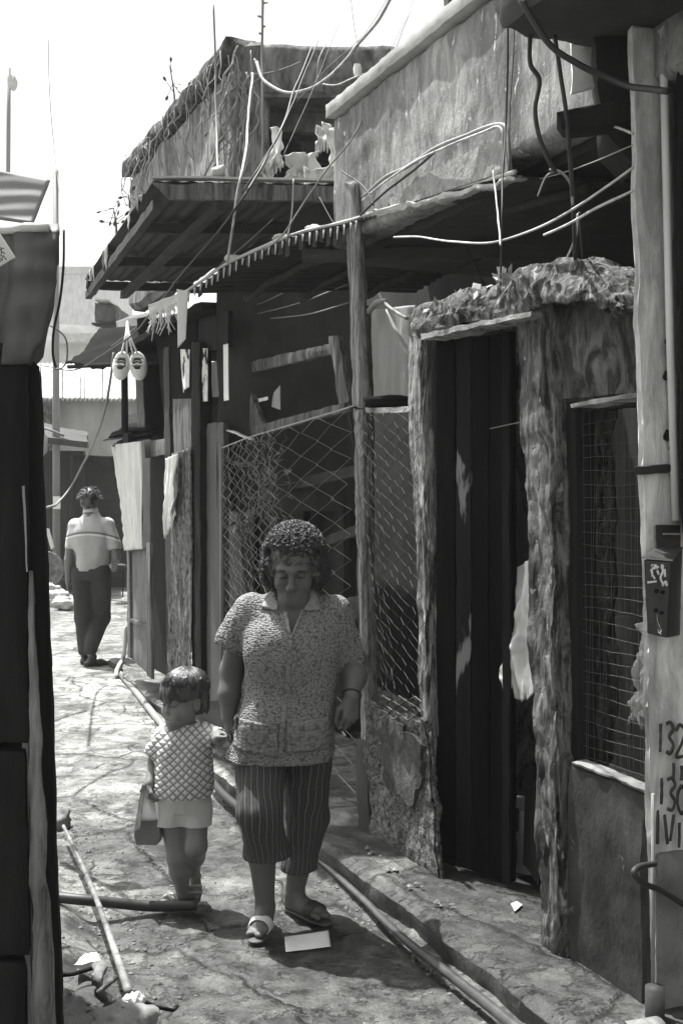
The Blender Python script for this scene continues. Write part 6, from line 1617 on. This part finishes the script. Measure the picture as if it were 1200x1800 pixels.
        if P_ is None: P_ = q_
        else: P_.f = np.minimum(P_.f, q_.f)
    P_.build('trousers', tm, root, leg_stripe([[hR + [0, 0, .2], kR, cR - [0, 0, .1]], [hL + [0, 0, .2], kL, cL - [0, 0, .1]]], 22))
    # sandals
    def sandal(heel, ball, toe, low):
        S_ = SDF(np.minimum(heel, toe) - .09, np.maximum(heel, toe) + .09, .0035)
        h0, b0, t0 = heel * [1, 1, 0] + [0, 0, low[0]], ball * [1, 1, 0] + [0, 0, low[1]], toe * [1, 1, 0] + [0, 0, low[1]]
        S_.chain([h0, b0], [.032, .043], .01, ((0, 0, 1), .26)); d = (t0 - b0) / np.linalg.norm(t0 - b0)
        S_.chain([b0, t0 + d * .004], [.043, .034], .01, ((0, 0, 1), .26))
        o = S_.build('sandal', plain('sandal_sole', .07, .6), root)
        S2 = SDF(np.minimum(ball, toe) - .09, np.maximum(ball, toe) + .09, .0035)
        S2.cone(ball + d * -.02, ball + d * .018, .046, .043, 0, 'u', ((0, 0, 1), .80)); S2.shell(.006)
        dd = np.append(d[:2], 0); S2.cut(ball + d * .022, dd); S2.cut(ball - d * .03, -dd); S2.cut((0, 0, low[1]), (0, 0, -1))
        S2.build('strap', plain('sandal_strap', .65 if low[0] > .03 else .05, .5), o)
    sandal(hlR, blR, toR, (.045, .012)); sandal(hlL, blL, toL, (.010, .010))
    # wristband
    dv = (wL - eL) / np.linalg.norm(wL - eL); a = np.cross(dv, [0, 0, 1.]); a /= np.linalg.norm(a); b2 = np.cross(dv, a); th = np.linspace(0, 2 * np.pi, 25)
    MB().tube(np.array([wL - dv * .012 + .034 * (a * math.cos(t) + b2 * math.sin(t)) for t in th]), .0042, 6, False).build('wristband', dark_feature, root, True)
    cg = MB().tube([tips[1] + [-.004, -.008, .012], tips[1] + [.022, -.02, -.022]], .0042, 8)
    tag(cg.build('cigarette', Mt['paper'], None, True), "white cigarette between the woman's fingers", 'cigarette')
    return wR
wR_ = woman()

# ------------------------------------------------------------------ the child
def child():
    Y0 = 4.63
    def p(px, py, dy=0.0):
        Y = Y0 + dy
        return np.array([(px - 600) * Y / 2000, Y, CAMZ - (py - HZ) * Y / 2000])
    root = thing('person', 'small child with bowl haircut in lattice-knit top and pale shorts holding a bag', 'person', p(318, 1592) * [1, 1, 0])
    sk = skin('child_skin', .17)
    hc = p(322, 1229, 0); R = rotm(math.radians(-44), math.radians(9)); hs = .93
    B = SDF((-.90, 4.28, 0), (-.36, 4.96, 1.0), .0036)
    B.loft([(.45, -.645, Y0, .080, .060), (.55, -.64, Y0, .095, .08), (.66, -.64, Y0, .098, .072), (.715, -.64, Y0, .075, .05)], .02)
    B.cone(p(325, 1290), p(327, 1268), .036, .036, .02)
    w = head(B, hc, R, hs, True)
    sA, eA, wA = p(286, 1292, 0), p(272, 1340, .02), p(263, 1378, -.05)
    B.chain([sA, eA, wA], [.032, .027, .020], .015)
    hand(B, wA, [.02, -.1, -1], [-1, 0, 0], .62, [(.9, .9, .6)] * 4, side=-1, thumb=(.4, .6))
    sB, eB, wB = p(364, 1287, -.01), p(384, 1297, -.10), wR_ + np.array([-.045, .02, -.085])
    B.chain([sB, eB, wB], [.033, .028, .020], .015)
    hand(B, wB, [.5, -.35, .35], [0, .4, 1], .62, [(.6, .7, .5)] * 4, side=1, thumb=(.3, .4))
    h1, k1, a1 = p(302, 1435, 0), p(313, 1508, -.02), p(321, 1566, .01)
    h2, k2, a2 = p(345, 1435, 0), p(345, 1488, -.06), p(340, 1530, .06)
    B.chain([h1, k1, k1 * .6 + a1 * .4, a1], [.050, .042, .040, .026], .02); B.chain([h2, k2, k2 * .6 + a2 * .4, a2], [.050, .042, .038, .026], .02)
    z1 = .045
    f1 = [a1 + [.012, .015, -.028], a1 + [-.042, -.055, -.036], a1 + [-.062, -.080, -.038]]
    for q in f1: q[2] = max(q[2], .034)
    foot(B, f1[0], f1[1], f1[2], [0, 0, 1], .66, .01); B.cone(a1, f1[0], .025, .022, .012)
    f2 = [a2 + [.004, .012, -.020], a2 + [.010, -.030, -.072], a2 + [.013, -.045, -.095]]
    foot(B, f2[0], f2[1], f2[2], [0, -.87, .5], .66, .01); B.cone(a2, f2[0], .025, .022, .012)
    B.build('body', sk, root)
    eye_parts(w, R, hs, root, dark_feature, brows=False)
    # bowl cut
    Hc = w(0, .016, .040); Hr = np.array([.094, .116, .094]) * hs
    Hh = SDF(Hc - .16, Hc + .16, .0042)
    Hh.ell(Hc, Hr, R, 0); Hh.ell(w(0, .055, -.03), (.080 * hs, .062 * hs, .075 * hs), R, .02)
    Hh.box(w(0, -.085, -.10), (.14, .085, .104), R, .01, .006, 's'); Hh.box(w(0, .0, -.19), (.2, .2, .11), R, .01, .006, 's')
    Hh.noise(.008, (55, 55, 14), 3, 3)
    for q in (-1, 1): Hh.ell(w(q * .09, .006, -.035), (.035, .035, .042), R, .006, 's')
    hr = Hh.build('hair', hair_m, root)
    rg = np.random.default_rng(4); b = MB(); crown = np.array([.05, .35, .93]); crown /= np.linalg.norm(crown)
    for i in range(2200):
        a = rg.uniform(0, 2 * np.pi); u_ = np.cross(crown, [0, 1, 0]); u_ /= np.linalg.norm(u_); v_ = np.cross(crown, u_)
        d = u_ * math.cos(a) + v_ * math.sin(a); t0 = rg.uniform(.0, .35); t1 = t0 + rg.uniform(.5, 1.25); pts = []
        for t in np.linspace(t0, t1, 8):
            q = crown * math.cos(t) + d * math.sin(t)
            if q[1] < -.3 and q[2] < -.02: break
            if q[2] < -.25: break
            pts.append(Hc + R @ (q * Hr * (1.004 + .040 * rg.random() ** 2)))
        if len(pts) > 2: b.tube(pts, np.linspace(.0017, .0008, len(pts)), 4)
    b.build('locks', hair_m, hr, True)
    # knitted top
    T = SDF((-.90, 4.40, .42), (-.44, 4.86, .78), .0036)
    T.loft([(.44, -.645, Y0, .116, .098), (.47, -.645, Y0, .124, .104), (.52, -.64, Y0, .122, .102), (.62, -.64, Y0, .116, .092), (.68, -.64, Y0, .110, .080), (.715, -.64, Y0, .080, .062), (.745, -.635, Y0, .045, .05)], 0)
    s1, s2 = p(273, 1322, .01), p(381, 1297, -.075)
    T.chain([sA + [.012, 0, 0], s1], [.043, .044], .025); T.chain([sB + [-.015, 0, 0], s2], [.045, .043], .025)
    T.noise(.005, (16, 16, 9), 3, 3); T.shell(.010)
    for e, a in ((s1, sA), (s2, sB)): dv = (e - a) / np.linalg.norm(e - a); T.cone(e + dv * .052, e + dv * .15, .055, .055, 0, 's')
    T.cone(p(327, 1270), p(325, 1290, -.01), .046, .040, .006, 's'); T.cut((0, 0, .452), (0, 0, -1))
    T.build('knitted_top', weave('lattice_knit', .58, 'lattice', 13.5, .35, 1.2, .8), root)
    MB().tube(np.array([p(327, 1283) + [.046 * math.cos(t), .046 * math.sin(t) - .005, .004 * math.sin(2 * t)] for t in np.linspace(0, 2 * np.pi, 25)]), .008, 7, False).build('neckband', plain('neckband_cloth', .45, .95, .1), root, True)
    # shorts
    Q = SDF((-.80, 4.44, .29), (-.48, 4.82, .52), .0036)
    Q.loft([(.39, -.645, Y0, .100, .062), (.42, -.645, Y0, .108, .078), (.45, -.645, Y0, .108, .088), (.47, -.645, Y0, .106, .09)], 0)
    Q.chain([h1 + [0, 0, .03], p(296, 1452, -.01)], [.064, .056], .015); Q.chain([h2 + [0, 0, .03], p(346, 1452, -.015)], [.064, .060], .03)
    Q.noise(.005, (18, 18, 8), 6, 3); Q.cut((0, 0, .332), (0, 0, -1))
    Q.build('shorts', mat('shorts_cloth', .55, .1, 20, (1, 1, .3), .9, .2, 120, stain=.1, spec=.15), root)
    def sandal(f, up):
        up = np.array(up, float); S_ = SDF(np.min(f, 0) - .07, np.max(f, 0) + .07, .003)
        off = -up * .022
        S_.chain([f[0] + off, f[1] + off], [.021, .028], .006, (up, .30)); S_.chain([f[1] + off, f[2] + off], [.028, .022], .006, (up, .30))
        o = S_.build('sandal', plain('child_sole', .05, .6), root)
        d = (f[2] - f[1]); d /= np.linalg.norm(d); r = np.cross(d, up); b = MB()
        for t in (-.015, .012):
            c = f[1] + d * t; b.tube(np.array([c + r * .027 * math.cos(a) + up * .024 * math.sin(a) for a in np.linspace(-.3, math.pi + .3, 13)]), .0055, 6)
        c = f[0] + d * .02 + up * .02; b.tube(np.array([c + r * .027 * math.cos(a) - d * .03 * math.sin(a) for a in np.linspace(0, math.pi, 11)]), .004, 6)
        b.build('strap', plain('child_strap', .4, .5), o, True)
    sandal(f1, [0, 0, 1]); sandal(f2, [0, -.87, .5])
    # the bag she carries
    bg_ = thing('carry_bag', "small stiff bag with clear sides hanging from the child's hand", 'bag', p(258, 1480, -.06))
    yb = -.05
    q = [p(238, 1440, yb), p(279, 1440, yb), p(281, 1470, yb), p(275, 1486, yb), p(240, 1485, yb), p(236, 1470, yb)]
    MB().plate(q[::-1], np.array([.012, .055, .004])).build('base', mat('bag_vinyl', .16, .2, 12, (1, 1, 1), .45, .2, 60, stain=.2), bg_)
    P = bil(p(252, 1378, yb - .0), p(270, 1392, yb), p(277, 1441, yb), p(240, 1441, yb), 14, 12); P[..., 1] -= .012 * np.sin(np.linspace(0, np.pi, 12))[None]
    cloth('clear_front', P, translucent('clear_vinyl', .6), bg_, .003, .006, (30, 30, 30), 3)
    P = bil(p(250, 1378, yb - .012), p(256, 1380, yb - .012), p(246, 1458, yb - .012), p(235, 1462, yb - .012), 16, 6)
    cloth('striped_flap', P, mat('striped_vinyl', .4, .7, 55, (1, 1, .2), .6, .2, sharp=.8, stain=0), bg_, .004, .004, (20, 20, 20), 4)
    MB().tube(spline([p(247, 1392, yb), p(255, 1378, yb), p(266, 1380, yb), p(272, 1395, yb)], 6), .004, 6).build('handle', dark_feature, bg_, True)
child()

# ------------------------------------------------------------------ the man walking away
def man():
    Y0 = 11.2
    def p(px, py, dy=0.0):
        Y = Y0 + dy
        return np.array([(px - 600) * Y / 2000, Y, CAMZ - (py - HZ) * Y / 2000])
    root = thing('person', 'man in light polo shirt and dark trousers walking away down the lane', 'person', p(156, 1168) * [1, 1, 0])
    sk = skin('man_skin', .17)
    hc = p(158, 884, .03); R = rotm(math.pi + .1, math.radians(22)); hs = 1.0
    B = SDF((-2.86, 10.75, 0), (-2.02, 11.75, 1.76), .0075)
    cx = -2.464
    B.loft([(.86, cx, Y0, .155, .10), (1.0, cx, Y0, .15, .10), (1.25, cx, Y0, .175, .11), (1.40, cx, Y0, .15, .085), (1.46, cx, Y0, .08, .06)], .03)
    B.cone(p(160, 905), p(159, 890, .03), .060, .056, .03); head(B, hc, R, hs); 
    w = lambda x, y, z: np.asarray(hc) + R @ (np.array([x, y, z]) * hs)
    s1, e1, w1 = p(126, 924), p(121, 985, -.03), p(120, 1022, .04)
    B.chain([s1, e1, w1], [.040, .041, .028], .02); hand(B, w1, [.05, .2, -1], [-1, 0, 0], 1.05, [(.4, .5, .3)] * 4, side=1)
    s2, e2, w2 = p(195, 922), p(205, 980, -.03), p(199, 1000, .20)
    B.chain([s2, e2, w2], [.040, .041, .028], .02); hand(B, w2, [-.2, 1, .05], [0, .1, 1], 1.05, [(.5, .6, .4)] * 4, side=-1)
    h1, k1, a1 = p(145, 1012, 0), p(148, 1085, .04), p(150, 1148, .0)
    h2, k2, a2 = p(177, 1012, 0), p(178, 1086, .10), p(160, 1148, -.16)
    B.chain([h1, k1, a1], [.09, .06, .04], .02); B.chain([h2, k2, a2], [.09, .06, .04], .02)
    B.build('body', sk, root)
    T = SDF((-2.82, 10.9, .86), (-2.08, 11.6, 1.60), .0065)
    T.loft([(.90, cx - .005, Y0, .182, .128), (.96, cx - .004, Y0, .176, .124), (1.05, cx, Y0, .178, .122), (1.20, cx, Y0, .196, .128), (1.32, cx + .004, Y0, .205, .125), (1.40, cx, Y0, .165, .10), (1.46, cx + .004, Y0 + .01, .09, .075), (1.50, cx + .004, Y0 + .015, .066, .066)], 0)
    m1, m2 = p(125, 960, -.015), p(202, 960, -.02)
    T.chain([s1 + [.03, 0, 0], m1], [.072, .066], .03); T.chain([s2 + [-.03, 0, 0], m2], [.072, .066], .03)
    T.noise(.012, (6, 6, 4), 4, 3); T.noise(.012, (5, 5, 14), 7, 3, mask=lambda P: np.clip((1.1 - P[:, 2]) / .15, 0, 1)); T.shell(.016)
    for e, a in ((m1, s1), (m2, s2)): dv = (e - a) / np.linalg.norm(e - a); T.cone(e + dv * .115, e + dv * .3, .1, .1, 0, 's')
    T.cone(p(160, 890), p(160, 900), .062, .060, .01, 's'); T.cut((0, 0, .925), (0, 0, -1))
    pm, nt, bs = newmat('polo_cloth'); N, L = nt.nodes, nt.links
    tc = N.new('ShaderNodeTexCoord'); sx = N.new('ShaderNodeSeparateXYZ'); L.new(tc.outputs['Object'], sx.inputs[0])
    ab = N.new('ShaderNodeMath'); ab.operation = 'SUBTRACT'; L.new(sx.outputs['X'], ab.inputs[0]); ab.inputs[1].default_value = cx
    sq = N.new('ShaderNodeMath'); sq.operation = 'POWER'; aa = N.new('ShaderNodeMath'); aa.operation = 'ABSOLUTE'; L.new(ab.outputs[0], aa.inputs[0]); L.new(aa.outputs[0], sq.inputs[0]); sq.inputs[1].default_value = 2
    zz = N.new('ShaderNodeMath'); zz.operation = 'MULTIPLY_ADD'; L.new(sq.outputs[0], zz.inputs[0]); zz.inputs[1].default_value = .75; L.new(sx.outputs['Z'], zz.inputs[2])
    mr = N.new('ShaderNodeMapRange'); mr.inputs['From Min'].default_value = 1.24; mr.inputs['From Max'].default_value = 1.36; L.new(zz.outputs[0], mr.inputs['Value'])
    r = ramp(nt, [(.0, .46), (.28, .46), (.30, .75), (.42, .75), (.44, .22), (.60, .22), (.62, .52)]); r.color_ramp.interpolation = 'CONSTANT'
    L.new(mr.outputs[0], r.inputs[0]); L.new(r.outputs[0], bs.inputs['Base Color']); bs.inputs['Roughness'].default_value = .9; bs.inputs['Specular IOR Level'].default_value = .15
    T.build('polo_shirt', pm, root)
    K = SDF(p(160, 896) - .16, p(160, 896) + .16, .006); K.chain([p(160, 902, -.0), p(160, 893, .01)], [.078, .070], .01); K.shell(.012); K.cut(p(160, 892), (0, .2, 1)); K.cut(p(160, 903), (0, -.2, -1)); K.cone(p(160, 880, .0), p(160, 915, .0), .058, .058, 0, 's')
    K.build('collar', mat('polo_collar', .6, .1, 30), root)
    Q = SDF((-2.76, 10.8, .06), (-2.16, 11.6, .98), .0065)
    Q.loft([(.84, cx, Y0, .172, .125), (.95, cx, Y0, .165, .12)], 0)
    Q.chain([h1 + [0, 0, .03], k1, a1 + [0, 0, .03]], [.112, .084, .068], .03); Q.chain([h2 + [0, 0, .03], k2, a2 + [0, 0, .04]], [.112, .084, .068], .03)
    Q.noise(.010, (8, 8, 4), 4, 3); Q.shell(.016); Q.cut((0, 0, .095), (0, 0, -1))
    Q.build('trousers', mat('dark_trousers', .055, .2, 10, (1, 1, .3), .9, .2, 80, stain=.2, spec=.2), root)
    def shoe(a, yaw, zt):
        c, s_ = math.cos(yaw), math.sin(yaw); d = np.array([s_, c, 0])
        S_ = SDF(a - .25, a + .25, .0065)
        hl = a * [1, 1, 0] + [0, 0, zt + .035] - d * .05; bl = hl + d * .13 + [0, 0, -.0]; to = hl + d * .19 + [0, 0, -.012]
        S_.chain([hl, bl, to], [.043, .048, .034], .02, ((0, 0, 1), .75)); S_.cone(a * [1, 1, 0] + [0, 0, zt + .10], hl + d * .02, .04, .04, .02); S_.cut((0, 0, zt - .001), (0, 0, -1))
        S_.build('shoe', plain('dark_shoe', .03, .5), root)
    shoe(a1, -.1, .002); shoe(a2 + [0.02, 0, 0], .9, .0)
    Hc = w(0, .025, .045); Hr = np.array([.092, .108, .098])
    Hh = SDF(Hc - .2, Hc + .2, .007); Hh.ell(Hc, Hr, R, 0); Hh.ell(w(0, .06, -.03), (.078, .06, .07), R, .03); Hh.ell(w(0, -.11, -.06), (.09, .08, .09), R, .01, 's')
    for q in (-1, 1): Hh.ell(w(q * .088, -.005, -.045), (.03, .035, .045), R, .006, 's')
    Hh.noise(.012, (24, 24, 24), 6, 3)
    hr = Hh.build('hair', hair_m, root)
    rg = np.random.default_rng(8); b = MB()
    for i in range(420):
        v = rg.normal(0, 1, 3); v /= np.linalg.norm(v)
        if v[2] < -.2 or (v[1] < -.3 and v[2] < .3): continue
        q = v * Hr; d = np.array([v[0] * .4, .7, -.6 + .6 * v[2]]) + rg.normal(0, .35, 3); d = d - v * (v @ d); pts = [Hc + R @ (q + d * t - 0 * v + v * (.004 + .010 * math.sin(t * 28))) for t in np.linspace(0, .06, 6)]
        b.tube(pts, np.linspace(.004, .0015, 6), 4)
    b.build('locks', hair_m, hr, True)
man()
# ================================================================== CAMERA, LIGHT, WORLD
cam = bpy.data.cameras.new('camera'); co = bpy.data.objects.new('camera', cam); COL.objects.link(co)
cam.sensor_fit = 'VERTICAL'; cam.sensor_height = 36; cam.sensor_width = 24; cam.lens = 40
cam.shift_y = -30 / 1800.0
cam.clip_start = .05; cam.clip_end = 9000
co.location = (0, 0, CAMZ); co.rotation_euler = (math.radians(90), 0, 0)
scene.camera = co
S = Vector((-.28, .28, 1.0)).normalized()
el = math.asin(S.z); az = math.atan2(S.x, S.y)
sun = bpy.data.lights.new('sun', 'SUN'); so = bpy.data.objects.new('sun', sun); COL.objects.link(so)
sun.energy = 5.0; sun.angle = math.radians(.6); sun.color = (1, 1, .992)
so.rotation_euler = S.to_track_quat('Z', 'Y').to_euler()
w = bpy.data.worlds.new('World'); scene.world = w; w.use_nodes = True
nt = w.node_tree; bg = nt.nodes['Background']
sky = nt.nodes.new('ShaderNodeTexSky'); sky.sky_type = 'NISHITA'; sky.sun_disc = False
sky.sun_elevation = el; sky.sun_rotation = az; sky.air_density = 1.0; sky.dust_density = 4.0; sky.ozone_density = 1.0
bw = nt.nodes.new('ShaderNodeRGBToBW'); nt.links.new(sky.outputs[0], bw.inputs[0]); nt.links.new(bw.outputs[0], bg.inputs[0])
bg.inputs[1].default_value = .15
scene.view_settings.view_transform = 'Standard'; scene.view_settings.look = 'None'
scene.view_settings.exposure = 1.2; scene.view_settings.gamma = 1
scene.render.film_transparent = False
try:
    scene.cycles.use_denoising = True; scene.cycles.denoiser = 'OPENIMAGEDENOISE'
    scene.cycles.max_bounces = 8; scene.cycles.diffuse_bounces = 4
except Exception: pass

# air: far things fade to white
hz, nt, bs = newmat('haze_air'); N, L = nt.nodes, nt.links
N.remove(bs); pv = N.new('ShaderNodeVolumePrincipled'); pv.inputs['Color'].default_value = (.97, .97, .96, 1); pv.inputs['Density'].default_value = .0012; pv.inputs['Anisotropy'].default_value = .3
L.new(pv.outputs[0], N['Material Output'].inputs['Volume'])
b = MB(); v = [(x, y, z) for z in (-5, 52) for x, y in ((-4500, -600), (4500, -600), (4500, 5500), (-4500, 5500))]
b.add(v, [(3, 2, 1, 0), (4, 5, 6, 7), (0, 1, 5, 4), (1, 2, 6, 5), (2, 3, 7, 6), (3, 0, 4, 7)])
tag(b.build('haze', hz), 'pale bright haze in the air over the far houses', 'haze', kind='stuff')
